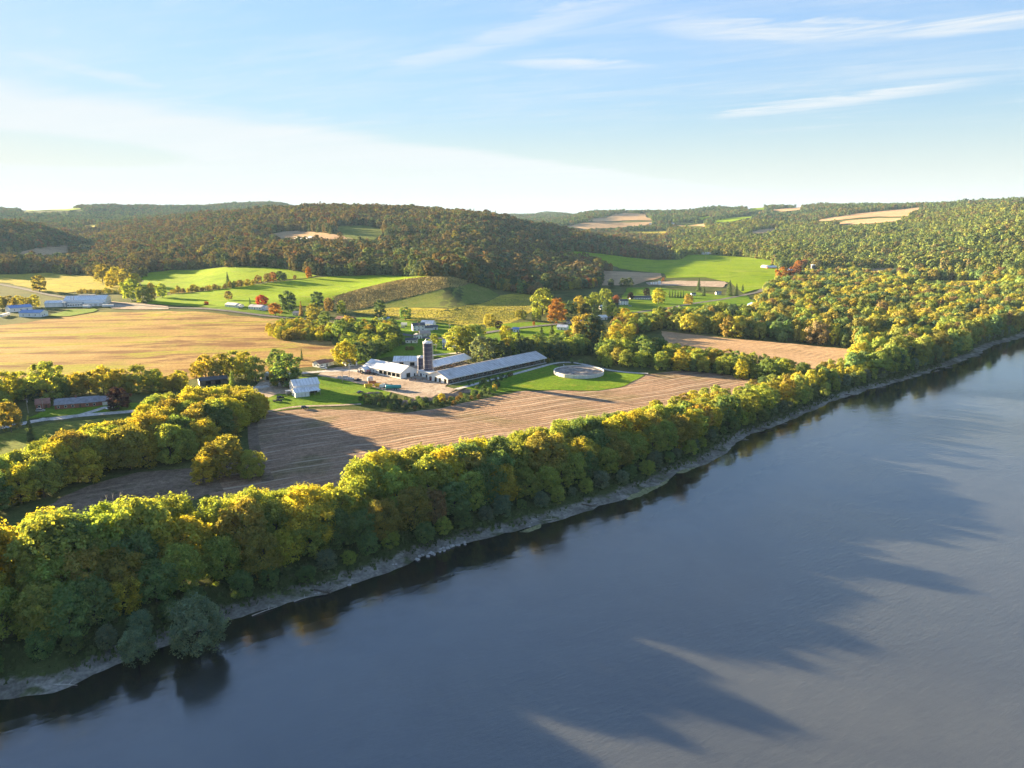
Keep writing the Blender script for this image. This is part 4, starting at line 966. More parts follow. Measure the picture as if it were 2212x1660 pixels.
GLASS = plain('window_glass', (0.03, 0.04, 0.05), 0.12, spec=0.7, var=0.1)
DARK = plain('dark_opening', (0.012, 0.012, 0.014), 0.9, spec=0.1)
CONC = plain('concrete', (0.42, 0.40, 0.37), 0.9, var=0.18, scale=0.4)
NAVY = plain('navy_enamel', (0.014, 0.020, 0.068), 0.4, var=0.2, scale=0.3, spec=0.6)
SEAM = plain('pale_seam', (0.30, 0.31, 0.38), 0.5)
STEEL = plain('galvanised_steel', (0.55, 0.56, 0.58), 0.4, 0.6, var=0.12)
CRUST = plain('manure_crust', (0.25, 0.225, 0.20), 0.95, var=0.45, scale=0.35, spec=0.05)
TIMBER = plain('grey_timber', (0.30, 0.26, 0.21), 0.9, var=0.2, scale=1.0)
RUBBER = plain('rubber', (0.02, 0.02, 0.02), 0.8)
TEALP = plain('teal_paint', (0.02, 0.26, 0.27), 0.35, var=0.08)
YELP = plain('yellow_paint', (0.55, 0.38, 0.03), 0.45, var=0.1)
RUST = plain('rusty_steel', (0.20, 0.085, 0.045), 0.85, var=0.35, scale=1.5)
EARTH = plain('earth', (0.20, 0.155, 0.12), 0.95, var=0.35, scale=0.4, spec=0.05)
ROCK = plain('rock', (0.36, 0.35, 0.33), 0.9, var=0.25, scale=1.0)

def solid(name, V, F, mat, parent=None): return put(name, bm_mesh(name, V, F), parent, mat)
def bm_mesh(name, V, F):
    me = bpy.data.meshes.new(name); me.from_pydata([tuple(v) for v in V], [], [tuple(f) for f in F]); me.update(); return me
BOXF = [(0,3,2,1),(4,5,6,7),(0,1,5,4),(1,2,6,5),(2,3,7,6),(3,0,4,7)]
def boxv(x0, x1, y0, y1, z0, z1): return [(x0,y0,z0),(x1,y0,z0),(x1,y1,z0),(x0,y1,z0),(x0,y0,z1),(x1,y0,z1),(x1,y1,z1),(x0,y1,z1)]
def box(name, x0, x1, y0, y1, z0, z1, mat, parent): return solid(name, boxv(x0, x1, y0, y1, z0, z1), BOXF, mat, parent)
def boxes(name, L, mat, parent):
    V = []; F = []
    for b in L: F += [tuple(i+len(V) for i in f) for f in BOXF]; V += boxv(*b)
    return solid(name, V, F, mat, parent)
def cyl(name, x, y, z0, z1, r0, r1, mat, parent, n=32, caps=True, axis='z'):
    V = []; F = []
    for k in range(n):
        a = 2*math.pi*k/n
        for z, r in ((z0, r0), (z1, r1)):
            V.append((x+r*math.cos(a), y+r*math.sin(a), z) if axis == 'z' else (x+r*math.cos(a), z, y+r*math.sin(a)))
    for k in range(n): F.append((2*k, 2*((k+1) % n), 2*((k+1) % n)+1, 2*k+1))
    if caps: F += [tuple(2*k+1 for k in range(n)), tuple(2*k for k in reversed(range(n)))]
    return solid(name, V, F, mat, parent)
def frame(A, B):
    """picture points of a front wall's two feet -> origin, heading, length; the depth axis points away from the camera"""
    a = G(*A); b = G(*B); d = b-a; return a, math.atan2(d.y, d.x), math.hypot(d.x, d.y)
def gable(root, x0, x1, y0, y1, z0, eave, ridge, wall, roof, axis='x', over=0.45, wname='wall', rname='roof', walls=True):
    """gabled block; axis = the ridge direction"""
    t = 0.16
    if axis == 'x':
        ym = (y0+y1)/2; prof = [(y0, z0), (y1, z0), (y1, eave), (ym, ridge), (y0, eave)]
        V = [(x0, y, z) for y, z in prof]+[(x1, y, z) for y, z in prof]
        s = (ridge-eave)/(ym-y0); pr = [(y0-over, eave-over*s+0.02), (ym, ridge+0.02), (y1+over, eave-over*s+0.02)]
        RV = []
        for x in (x0-over, x1+over):
            RV += [(x, y, z) for y, z in pr]+[(x, y, z+t) for y, z in pr]
    else:
        xm = (x0+x1)/2; prof = [(x0, z0), (x1, z0), (x1, eave), (xm, ridge), (x0, eave)]
        V = [(x, y0, z) for x, z in prof]+[(x, y1, z) for x, z in prof]
        s = (ridge-eave)/(xm-x0); pr = [(x0-over, eave-over*s+0.02), (xm, ridge+0.02), (x1+over, eave-over*s+0.02)]
        RV = []
        for y in (y0-over, y1+over):
            RV += [(x, y, z) for x, z in pr]+[(x, y, z+t) for x, z in pr]
    F = [(0,1,2,3,4), (9,8,7,6,5), (0,5,6,1), (1,6,7,2), (4,9,5,0)]+[(2,7,8,3), (3,8,9,4)]
    if walls: solid(wname, V, F, wall, root)
    RF = [(0,1,4,3), (1,2,5,4), (6,9,10,7), (7,10,11,8), (3,4,10,9), (4,5,11,10), (0,6,7,1), (1,7,8,2), (0,3,9,6), (2,8,11,5)]
    return solid(rname, RV, RF, roof, root)
def window(root, face, u, z, wd, ht, pos):
    """window proud of a wall: face 'f' front (y=pos), 'r' right (x=pos), 'l' left (x=pos)"""
    e = 0.06
    if face == 'f': fr = (u-wd/2, u+wd/2, pos-e, pos+0.02, z, z+ht); pn = (u-wd/2+.1, u+wd/2-.1, pos-e-.03, pos-e+.01, z+.1, z+ht-.1)
    elif face == 'r': fr = (pos-.02, pos+e, u-wd/2, u+wd/2, z, z+ht); pn = (pos+e-.01, pos+e+.03, u-wd/2+.1, u+wd/2-.1, z+.1, z+ht-.1)
    else: fr = (pos-e, pos+.02, u-wd/2, u+wd/2, z, z+ht); pn = (pos-e-.03, pos-e+.01, u-wd/2+.1, u+wd/2-.1, z+.1, z+ht-.1)
    w_ = box('window', *fr, WHITE, root); box('pane', *pn, GLASS, w_); return w_
def door(root, face, u, wd, ht, pos, mat=DARK, z=0.0):
    e = 0.07
    b = {'f': (u-wd/2, u+wd/2, pos-e, pos+.02, z, z+ht), 'r': (pos-.02, pos+e, u-wd/2, u+wd/2, z, z+ht), 'l': (pos-e, pos+.02, u-wd/2, u+wd/2, z, z+ht)}[face]
    return box('door', *b, mat, root)
def house(label, A, B, depth, storeys, wall, roof, axis='x', name='house', chimney=False, wing=None, porch=None, cat='house'):
    o, ang, L = frame(A, B); r = thing(name, label, cat, o, ang)
    ev = 2.6*storeys+0.3; rd = ev+(depth if axis == 'x' else L)*0.24
    gable(r, 0, L, 0, depth, -0.3, ev, rd, wall, roof, axis)
    n = max(2, int(L/3.2))
    for s in range(storeys):
        for k in range(n):
            if s == 0 and k == n//2: door(r, 'f', L*(k+.5)/n, 1.0, 2.1, 0.0, WOODB)
            else: window(r, 'f', L*(k+.5)/n, 0.9+2.6*s, 1.25, 1.25, 0.0)
        for k in range(2): window(r, 'r', depth*(k+.5)/2, 0.9+2.6*s, 1.2, 1.25, L); window(r, 'l', depth*(k+.5)/2, 0.9+2.6*s, 1.2, 1.25, 0.0)
    if chimney: box('chimney', L*.45, L*.45+.8, depth*.5-.4, depth*.5+.4, rd-0.8, rd+1.3, BRICK, r)
    if wing:   # (side, length, depth, storeys)
        sd, wl, wdp, ws = wing; x0, x1 = (L+.02, L+wl) if sd == 'r' else (-wl, -.02)
        e2 = 2.6*ws+.2; gable(r, x0, x1, depth*.1, depth*.1+wdp, -0.3, e2, e2+wdp*.22, wall, roof, 'x', wname='wing_wall', rname='wing_roof')
        door(r, 'f', (x0+x1)/2, 2.6, 2.2, depth*.1, METAL)
    if porch:
        solid('porch_roof', [(0,-2.2,2.5),(L,-2.2,2.5),(L,-.02,3.0),(0,-.02,3.0),(0,-2.2,2.62),(L,-2.2,2.62),(L,-.02,3.12),(0,-.02,3.12)], BOXF, porch, r)
        for k in range(3): box('porch_post', L*k/2*.96+.1, L*k/2*.96+.25, -2.1, -1.95, 0, 2.5, WHITE, r)
    return r

# --- long free-stall barn
DIM_FLOOR = plain('dark_dirty_concrete', (0.085, 0.075, 0.06), 0.9, var=0.4, scale=0.5, spec=0.1)  # dirty floor, coloured extra dark to imitate the shaded barn interior
def free_stall(name, label, A, B, depth, eave, ridge, roofm, near_end=True, npost=22, track=True):
    o, ang, L = frame(A, B); r = thing(name, label, 'barn', o, ang)
    gable(r, 0, L, 0, depth, 0, eave, ridge, WHITE, roofm, 'x', over=0.9, walls=False)
    box('floor', 0, L, 0, depth, 0.02, 0.20, DIM_FLOOR, r)
    box('rear_wall', 0, L, depth-.25, depth-.02, 0.20, eave*.55, WHITE, r)
    box('rear_curtain', 0, L, depth-.22, depth-.05, eave*.75, eave-.05, WHITE, r)
    ym = depth/2
    for x, nm in ((0.0, 'gable_wall'), (L-.22, 'gable_wall')):
        zt = eave*.82
        V = [(x,0.03,zt),(x,depth-.03,zt),(x,depth-.03,eave),(x,ym,ridge-.02),(x,0.03,eave)]; V += [(a+.2, b, c) for a, b, c in V]
        g_ = solid(nm, V, [(4,3,2,1,0),(5,6,7,8,9),(0,1,6,5),(1,2,7,6),(2,3,8,7),(3,4,9,8),(4,0,5,9)], WHITE, r)
        cuts = [(0.02, .07), (.20, .34), (.45, .55), (.66, .80), (.93, .98)] if x == 0 else [(0.02, .06), (.30, .36), (.64, .70), (.94, .98)]
        for a, b in cuts: box('end_pier', x, x+.2, depth*a, depth*b, 0.20, zt-.02, WHITE, r)
    for k in range(npost+1):
        x = 0.3+(L-.6)*k/npost; box('post', x-.11, x+.11, .1, .32, 0.20, eave-.08, TIMBER, r)
        if k % 2 == 0: box('truss', x-.06, x+.06, .4, depth-.4, eave-.3, eave-.06, TIMBER, r)
    box('fascia', -.9, L+.9, -.93, -.86, eave-.62, eave-.30, WHITE, r)
    for z in (0.75, 1.25): box('feed_rail', 0.35, L-.35, 1.2, 1.28, z, z+.08, STEEL, r)
    box('stall_divider_row', 1, L-1, depth*.45, depth*.47, .20, 1.3, STEEL, r)
    box('ridge_cap', -.9, L+.9, ym-.3, ym+.3, ridge+.14, ridge+.30, roofm, r)
    if track:
        ap = struct(box('feed_apron', 0, L, -1.4, -.05, 0.0, .34, CONC, None)); ap.location = o; ap.rotation_euler = (0, 0, ang)
    return o, ang, L
b1 = free_stall('free_stall_barn', 'very long open-sided cattle barn with grey metal roof beside the round tank', (968,831), (1178,784), 20.0, 4.0, 7.6, LAVR)
b2 = free_stall('free_stall_barn', 'shorter open-sided cattle barn behind the tall navy silo', (938,804), (1017,785), 14.0, 4.0, 6.6, METAL, npost=10, track=False)

# --- cattle at the feed rails
def cow_mesh():
    P = [(-1.15,0,1.12),(-.9,0,1.15),(-.3,0,1.08),(.4,0,1.08),(.85,0,1.2),(1.15,0,1.38),(1.45,0,1.35),(1.75,0,1.12)]
    ps = [tube(P, [.10,.34,.38,.37,.30,.19,.17,.08], 8)]
    for x in (-.85, .7):
        for y in (-.2, .2): ps.append(tube([(x,y,1.0),(x-.03,y,.55),(x,y,0)], [.13,.08,.06], 5))
    ps.append(tube([(-1.15,0,1.3),(-1.28,0,.9),(-1.25,0,.5)], [.04,.03,.05], 4))
    for y in (-1, 1): ps.append(tube([(1.32,y*.14,1.46),(1.3,y*.32,1.45)], [.06,.03], 4))
    V, F = join(ps); me = mesh_np('cow', V, F); me.polygons.foreach_set('use_smooth', np.ones(len(F), bool)); return me
def cow_mat(name, a, b):
    m = bpy.data.materials.new(name); m.use_nodes = True; t = NT(m.node_tree); t.n.clear()
    P = t.add('ShaderNodeTexCoord').outputs['Object']; oi = t.add('ShaderNodeObjectInfo'); v = t.vmath('ADD', P, oi.outputs['Location'])
    bs = t.add('ShaderNodeBsdfPrincipled'); t.l.new(t.mix(t.smooth(t.noise(v, 1.5, 1, 0.4), .47, .5), a, b), bs.inputs['Base Color']); bs.inputs['Roughness'].default_value = .8
    o = t.add('ShaderNodeOutputMaterial'); t.l.new(bs.outputs[0], o.inputs[0]); return m
cow_a = cow_mesh(); cow_a.materials.append(cow_mat('black_white_hide', (.02,.02,.02,1), (.75,.73,.68,1)))
cow_b = cow_mesh(); cow_b.materials.append(cow_mat('brown_hide', (.34,.15,.07,1), (.42,.22,.11,1)))
cr = random.Random(3)
for (o, ang, L), n, yy, where in ((b1, 58, 2.9, 'along the front of the long barn'), (b2, 22, 2.6, 'in the shorter barn behind the silo')):
    M = Matrix.Translation(o) @ Matrix.Rotation(ang, 4, 'Z')
    for k in range(n):
        br = cr.random() < .3; p = M @ Vector((2+(L-5)*(k+cr.uniform(.2,.8))/n, yy+cr.uniform(-.3,.5)+(3.5 if cr.random() < .3 else 0), .20))
        c = put('cow', cow_b if br else cow_a); c.location = p; c.rotation_euler = (0, 0, ang-math.pi/2+cr.uniform(-.25,.25))
        kd = 'brown' if br else 'black-and-white'; tag(c, f'{kd} cow standing {where}', 'cow', f'{kd} cows {where}')

# --- white gabled barn with open bays
o, ang, L = frame((786,803), (865.5,819.5)); e = G(900.6,812); W = math.hypot(e.x-G(865.5,819.5).x, e.y-G(865.5,819.5).y)
W = min(max(W, 11), 18)
r = thing('white_barn', 'white gabled metal barn with open bays along its yard side', 'barn', o, ang)
gable(r, 0, L, 0, W, 0, 4.2, 4.2+W*.26, WHITE, METAL, 'x', over=.5, walls=False)
ym = W/2
for x in (0.0, L-.2):
    V = [(x,0,0),(x,W,0),(x,W,4.2),(x,ym,4.2+W*.26-.02),(x,0,4.2)]; V += [(a+.2,b,c) for a,b,c in V]
    solid('gable_wall', V, [(4,3,2,1,0),(5,6,7,8,9),(0,1,6,5),(1,2,7,6),(2,3,8,7),(3,4,9,8),(4,0,5,9)], WHITE, r)
box('rear_wall', .2, L-.2, W-.2, W-.02, 0, 4.15, WHITE, r); box('side_wall', .2, L*.42, .02, .2, 0, 4.15, WHITE, r); box('header', L*.42, L-.2, .02, .2, 3.3, 4.15, WHITE, r); box('knee_wall', L*.42, L-.2, .02, .2, 0, .9, WHITE, r)
for k in range(6): x = L*.42+(L*.57)*k/5; box('post', x-.25, x+.25, -.02, .24, 0, 3.28, WHITE, r)
box('floor', .2, L-.2, .2, W-.2, .03, .12, CONC, r)
for u, wd, ht in ((ym-.5, 3.4, 3.2), (W*.85, 1.1, 2.1)): door(r, 'r', u, wd, ht, L)
for u in (L*.12, L*.2, L*.28, L*.36): window(r, 'f', u, 1.6, 1.2, .9, .02)
gable(r, L*.02, L*.02+6.5, -5.2, -.02, 0, 3.0, 4.5, WHITE, METAL, 'y', over=.3, wname='lean_to_wall', rname='lean_to_roof'); door(r, 'f', L*.02+3.2, 4, 2.5, -5.2)
o, ang, L = frame((850,791), (893,793)); r = thing('shed', 'low white metal shed behind the white gabled barn', 'shed', o, ang+R(14)); gable(r, 0, 20, 0, 13, 0, 3.6, 6.2, WHITE, METAL, 'x'); door(r, 'f', 14, 3.5, 2.8, 0); door(r, 'f', 6, 3.0, 2.8, 0)
# --- milk house at the silo feet
o, ang, L = frame((903,812.5), (929.5,818.5)); r = thing('milk_house', 'small white flat-roofed block between the white barn and the silo', 'outbuilding', o, ang)
box('wall', 0, L, 0, 6, 0, 3.8, WHITE, r); box('roof', -.3, L+.3, -.3, 6.3, 3.82, 4.05, METAL, r)
for u in (L*.25, L*.7): door(r, 'f', u, 1.5, 2.3, 0)
window(r, 'f', L*.48, 1.4, 1.0, .9, 0)

def silo(label, px, rad, h, seams, goose):
    p = G(*px); r = thing('silo', label, 'silo', p)
    cyl('shell', 0, 0, -.1, h, rad, rad, NAVY, r, 40)
    for k in range(seams): z = h*(k+1)/(seams+1); cyl('seam_band', 0, 0, z-.07, z+.07, rad+.03, rad+.03, SEAM, r, 40)
    V = []; F = []; n = 40
    prof = [(rad+.12, h+.02), (rad+.1, h+.35), (rad*.78, h+.95), (rad*.4, h+1.45), (.12, h+1.65)]
    for k in range(n):
        a = 2*math.pi*k/n; V += [(q*math.cos(a), q*math.sin(a), z) for q, z in prof]
    m = len(prof)
    for k in range(n):
        for j in range(m-1): F.append((k*m+j, ((k+1) % n)*m+j, ((k+1) % n)*m+j+1, k*m+j+1))
    d = solid('dome', V, F, METAL, r)
    boxes('ladder', [(rad+.1, rad+.18, -.35, -.28, 0, h), (rad+.1, rad+.18, .28, .35, 0, h)]+[(rad+.12, rad+.16, -.3, .3, z, z+.05) for z in np.arange(.5, h, .9)], STEEL, r)
    bx = []
    for k in range(24):
        a = 2*math.pi*k/24; x, y = (rad+.3)*math.cos(a), (rad+.3)*math.sin(a); bx.append((x-.03, x+.03, y-.03, y+.03, h+.1, h+1.2))
    rl = boxes('railing', bx, STEEL, r)
    V, F = tube([((rad+.3)*math.cos(a), (rad+.3)*math.sin(a), h+1.2) for a in np.linspace(0, 2*math.pi, 33)], [.04]*33, 4); put('top_rail', mesh_np('top_rail', V, F), rl, STEEL)
    if goose:
        V, F = tube([(rad*.9, 0, h+.6), (rad*.75, 0, h+2.6), (rad*.2, 0, h+3.4), (-rad*.3, 0, h+3.0), (-rad*.45, 0, h+1.4)], [.14]*5, 6); put('filler_pipe', mesh_np('filler_pipe', V, F), r, STEEL)
        V, F = tube([(rad+.45, .9, 0), (rad+.45, .9, h+.5), (rad*.9, 0, h+.6)], [.14]*3, 6); put('blower_pipe', mesh_np('blower_pipe', V, F), r, STEEL)
        box('hoist_arm', rad, rad+3.4, -.1, .1, h-1.0, h-.75, STEEL, r); box('hoist_post', rad+3.2, rad+3.4, -.1, .1, h-3.4, h-1.02, STEEL, r)
silo('tall navy blue silo with a white domed cap and pale seams', (925,812), 3.15, 23.0, 7, True)
silo('short navy blue silo next to the tall one', (910,806), 2.45, 11.0, 3, False)

# --- round manure tank
TANKW = plain('stained_tank_wall', (0.56, 0.55, 0.54), 0.6, var=0.15, scale=0.5, streaks=True)
def tank(px, rad, h):
    p = G(*px); r = thing('manure_tank', 'large round white-walled slurry tank with a crusted surface on the lawn', 'tank', p); n = 72
    def ring(name, ri, ro, z0, z1, mat, par):
        V = []; F = []
        for k in range(n):
            a = 2*math.pi*k/n
            for q, z in ((ri, z0), (ro, z0), (ro, z1), (ri, z1)): V.append((q*math.cos(a), q*math.sin(a), z))
        for k in range(n):
            b, c = k*4, ((k+1) % n)*4
            for j in range(4): F.append((b+j, c+j, c+(j+1) % 4, b+(j+1) % 4))
        return solid(name, V, F, mat, par)
    ring('wall', rad-.25, rad, -.2, h, TANKW, r); ring('rim', rad-.30, rad+.06, h+.01, h+.12, METAL, r); ring('base_kerb', rad+.02, rad+.6, -.1, .18, CONC, r)
    for k in range(28):
        a = 2*math.pi*k/28; o = box('panel_rib', rad+.01, rad+.10, -.09, .09, .2, h-.02, METAL, r); o.rotation_euler = (0, 0, a)
    V = [(0, 0, h-.45)]; F = []
    for i, q in enumerate(np.linspace(1, rad-.3, 14)):
        for k in range(n):
            a = 2*math.pi*k/n; V.append((q*math.cos(a), q*math.sin(a), h-.45+float(vnoise(q*math.cos(a)*.5, q*math.sin(a)*.5, 3))*.22))
    for k in range(n): F.append((0, 1+k, 1+(k+1) % n))
    for i in range(13):
        for k in range(n): b = 1+i*n; F.append((b+k, b+n+k, b+n+(k+1) % n, b+(k+1) % n))
    solid('crust', V, F, CRUST, r)
    boxes('ladder', [(rad+.15, rad+.2, -.3, -.24, 0, h+1), (rad+.15, rad+.2, .24, .3, 0, h+1)], STEEL, r)
    V, F = tube([(-rad*.55, rad*.95, 0), (-rad*.55, rad*.9, h+1.2), (-rad*.45, rad*.6, h+.4)], [.15]*3, 6); put('inlet_pipe', mesh_np('inlet_pipe', V, F), r, STEEL)
tank((1250,808), 17.6, 2.5)

# --- white house with garage by the tilled field
o, ang, L = frame((642,860), (668,857)); r = thing('garage_house', 'white two-storey house with an attached double garage by the tilled field', 'house', o, ang)
gable(r, -1.0, L+.2, 0, 8.5, 0, 3.2, 5.0, WHITE, METAL, 'x', wname='garage_wall', rname='garage_roof')
for k in range(2): door(r, 'f', 1.8+3.4*k, 2.8, 2.3, 0, METAL)
for u in (2.5, 5.8): window(r, 'l', u, 1.2, 1.0, 1.0, -1.0)
gable(r, 0.5, L+9, 8.6, 18.5, 0, 5.6, 8.6, WHITE, METAL, 'x')
for u in (11, 15.5): window(r, 'l', u, 3.6, 1.2, 1.2, .5)
for u in (11, 15.5): window(r, 'r', u, 1.0, 1.2, 1.2, L+9)
solid('carport_roof', [(L+.4,.5,3.0),(L+7.5,.5,3.0),(L+7.5,8.5,3.7),(L+.4,8.5,3.7),(L+.4,.5,3.15),(L+7.5,.5,3.15),(L+7.5,8.5,3.85),(L+.4,8.5,3.85)], BOXF, METAL, r)
for x in (L+.7, L+3.8, L+7.2): box('carport_post', x-.08, x+.08, .6, .76, 0, 3.0, TIMBER, r)
box('carport_rear', L+.5, L+7.4, 8.2, 8.4, 0, 3.6, DARK, r)
box('porch', -4.0, .4, 9.0, 12.5, 2.7, 2.85, METAL, r)
for y in (9.2, 12.3): box('porch_post', -3.9, -3.75, y-.07, y+.07, 0, 2.69, WHITE, r)
box('slab', -1, L+5, -5.5, -.1, 0, .08, CONC, r)
# --- sheds and houses
o, ang, L = frame((566,821), (585,823)); r = thing('shed', 'white gable-fronted shed with a dark sliding door under the big round tree', 'shed', o, ang); gable(r, 0, 8, 0, 14, 0, 3.6, 5.4, WHITE, METAL, 'y'); door(r, 'f', 5.2, 3.0, 2.9, 0)
box('lean_to', 8.05, 13, 1, 13, 0, 2.8, WHITE, r); box('lean_to_roof', 8.05, 13.4, .7, 13.3, 2.82, 3.0, METAL, r)
o, ang, L = frame((432,834), (492,828)); r = thing('open_shed', 'low dark brown shed with a white end wall among gold trees', 'shed', o, ang); gable(r, 0, L, 0, 9, 0, 3.2, 4.6, WOODB, DARKR, 'x'); box('end_wall', -.12, -.01, .1, 8.9, 0, 3.15, WHITE, r); door(r, 'f', L*.3, 3.2, 2.6, 0); door(r, 'f', L*.65, 3.2, 2.6, 0)
house('small house with a red-brown roof between the hay field and the yard', (690,795), (712,791), 8, 1, WHITE, REDR, wing=('r', 5, 6, 1))
house('white porch house half hidden under the large yellow tree', (752,793), (772,790), 8, 1, WHITE, GREYR)
r = house('long low brick ranch house with a grey roof along the lane', (119,886), (212,878.5), 10, 1, BRICK, GREYR, wing=('r', 7, 9, 1), chimney=True)
house('dark red brick house behind the utility poles', (78,885), (108,882), 9, 1, BRICK, REDR)
house('white two-storey farmhouse with dark roofs above the bright lawn', (892,716), (918,715), 9, 2, WHITE, DARKR, wing=('r', 8, 7, 1), chimney=True)
house('long white metal-roofed outbuilding behind the farmhouse', (908,706), (934,707), 12, 1, WHITE, METAL, name='outbuilding', cat='outbuilding')
house('white garage with dark roof to the right of the farmhouse', (930,713), (945,713), 6, 1, WHITE, DARKR, name='garage', cat='garage')
house('tall white house with a teal porch roof behind the silo', (956,754), (968,754), 8, 2, WHITE, LAVR, wing=('r', 6, 7, 1), porch=TEALR)
house('grey-roofed cottage with a white gable in the village', (899,733), (912,732), 7, 1, WHITE, GREYR, 'y')
house('white dark-roofed garage below the grey-roofed cottage', (876,742), (901,742), 6, 1, WHITE, DARKR, name='garage', cat='garage')
house('tan-roofed house behind the grey-roofed cottage', (908,728), (930,727), 9, 1, CREAM, TANR)
house('small blue-roofed house beside the tall dark green tree', (812,700), (826,699), 8, 1, WHITE, BLUER); house('pale blue-roofed bungalow next to the sunny meadow', (829,697), (843,696), 8, 1, WHITE, BLUER)
house('low house with a faded red roof among the village trees', (724,695), (758,697), 10, 1, WOODB, REDR, chimney=True)
house('white bungalow beside the small red bush on the main road', (486,663), (508,665), 9, 1, WHITE, LAVR, wing=('r', 6, 7, 1))
house('white bungalow in front of the bright red tree', (537,668), (564,671), 9, 1, WHITE, LAVR, wing=('r', 6, 7, 1))
house('small grey house behind the brown conifer on the road', (632,682), (645,683), 8, 1, CREAM, GREYR)
house('dark-roofed hut under the village trees', (761,732), (774,732), 6, 1, WOODB, DARKR, name='hut', cat='hut')
house('long white house with a dark roof beside the bright yellow tree', (1371,648), (1407,648), 9, 1, WHITE, DARKR, wing=('l', 6, 8, 1))
house('white raised house with a dark roof beside the rust-orange tree', (1340,660), (1357,660), 8, 2, WHITE, DARKR)
house('white house half hidden among green trees', (1297,669), (1310,669), 8, 1, WHITE, LAVR); house('white-roofed house below the half-hidden white house', (1296,692), (1312,691), 8, 1, WHITE, METAL)
house('white house with a dark roof by the dark conifers', (1494,640), (1503,640), 7, 1, WHITE, DARKR); house('small white cabin by the gravel pad conifers', (1547,637), (1558,637), 6, 1, WHITE, GREYR)
house('white gabled house with a blue roof alone among the autumn trees', (1619,664), (1636,664), 8, 1, WHITE, BLUER, 'y')
house('white garage with a metal roof on the bright lawn', (1203,713), (1224,714), 8, 1, WHITE, METAL, name='garage', cat='garage'); house('low grey box shed behind the white lawn garage', (1224,700), (1237,700), 5, 1, LAVR, DARKR, name='shed', cat='shed')
house('small blue-roofed hut at the foot of the grove', (1108,718), (1121,718), 6, 1, WHITE, BLUER, name='hut', cat='hut')
house('blue-grey roofed hut in the riverside woods', (1644,724), (1657,724), 6, 1, CREAM, BLUER, name='hut', cat='hut')
house('white hilltop house with a long roof above the right-hand forest', (2092,470), (2106,470), 14, 2, WHITE, LAVR); house('white hilltop barn beside the long-roofed house', (2109,470), (2122,469), 12, 1, WHITE, METAL, name='barn', cat='barn')
house('pale far barn at the top of the green field', (1516,551), (1540,551), 16, 1, WHITE, METAL, name='barn', cat='barn')
for i, (a, b) in enumerate([((636,519), (650,519)), ((654,519), (661,519)), ((664,519), (672,519))]): house(['long white farm building in the clearing on the central hill', 'tiny white house in the clearing on the central hill', 'square white building at the right end of the hill clearing'][i], a, b, 14, 1+(i == 2), WHITE, METAL, name='farm_building', cat='building')
for i, (x, y) in enumerate([(1722,487),(1728,489),(1430,484),(1448,485),(1402,486),(1560,470)]): house(['white house at the forest edge below the tan hill field', 'second white house at the forest edge below the tan hill field', 'far white farmhouse between the tan hill fields', 'far white barn between the tan hill fields', 'far white shed at the corner of the tan hill field', 'far white house beside the green hill field'][i], (x, y), (x+7, y), 12, 2, WHITE, GREYR, name='farmhouse', cat='house')
# --- red barn farm
r = house('red barn with a white roof on the edge of the green field', (1657,581), (1678,581), 14, 1, REDB, METAL, name='red_barn', cat='barn')
house('white low sheds left of the red barn', (1643,579), (1655,580), 12, 1, WHITE, METAL, name='shed', cat='shed'); house('white shed with a blue roof in front of the orange tree', (1698,587), (1711,588), 10, 1, WHITE, BLUER, name='shed', cat='shed')
house('grey farm house right of the red barn', (1684,580), (1694,580), 10, 2, WHITE, DARKR); house('blue building behind the far dark silos', (1742,574), (1749,574), 10, 2, BLUER, BLUER, name='farm_building', cat='building'); house('wide grey-roofed barn behind the far dark silos', (1764,583), (1786,583), 16, 1, CREAM, LAVR, name='barn', cat='barn'); house('white barn left of the far dark silos', (1733,584), (1748,585), 12, 1, WHITE, METAL, name='barn', cat='barn')
silo('far dark silo at the red barn farm, nearer the forest edge', (1755,590), 4.0, 15, 4, False); silo('far dark silo at the red barn farm, in front of the grey-roofed barn', (1768,584), 4.0, 13, 4, False)
single(1724,584,562,1.2,'round','org','orange tree between the red barn and the far dark silos',1); single(1737,584,560,1.1,'round','rst','rust tree beside the far dark silos',1); single(1688,582,562,1.0,'round','dgr','dark tree beside the red barn',1)
single(1690,612,576,1.3,'round','org','large orange tree at the corner of the green field below the red barn',1); single(1715,612,573,1.1,'round','rst','large rust-red tree at the wood edge below the red barn',1)
# --- round steel tanks on the gravel pad
for i, (x, rd_, h) in enumerate([(1424, 2.6, 5.5), (1417, 1.4, 4.0), (1412, 1.2, 3.5), (1407, 1.2, 3.0)]):
    p = G(x, 615); r = thing('storage_tank', ['large pale cylindrical tank on the gravel pad', 'slim pale tank next to the large one on the gravel pad', 'short pale tank third in the row on the gravel pad', 'last and lowest pale tank of the gravel pad row'][i], 'tank', p)
    cyl('shell', 0, 0, 0, h, rd_, rd_, WHITE, r, 24); cyl('roof', 0, 0, h+.01, h+.7, rd_+.05, .2, METAL, r, 24); boxes('ladder', [(rd_+.03, rd_+.08, -.25, -.2, 0, h), (rd_+.03, rd_+.08, .2, .25, 0, h)], STEEL, r)
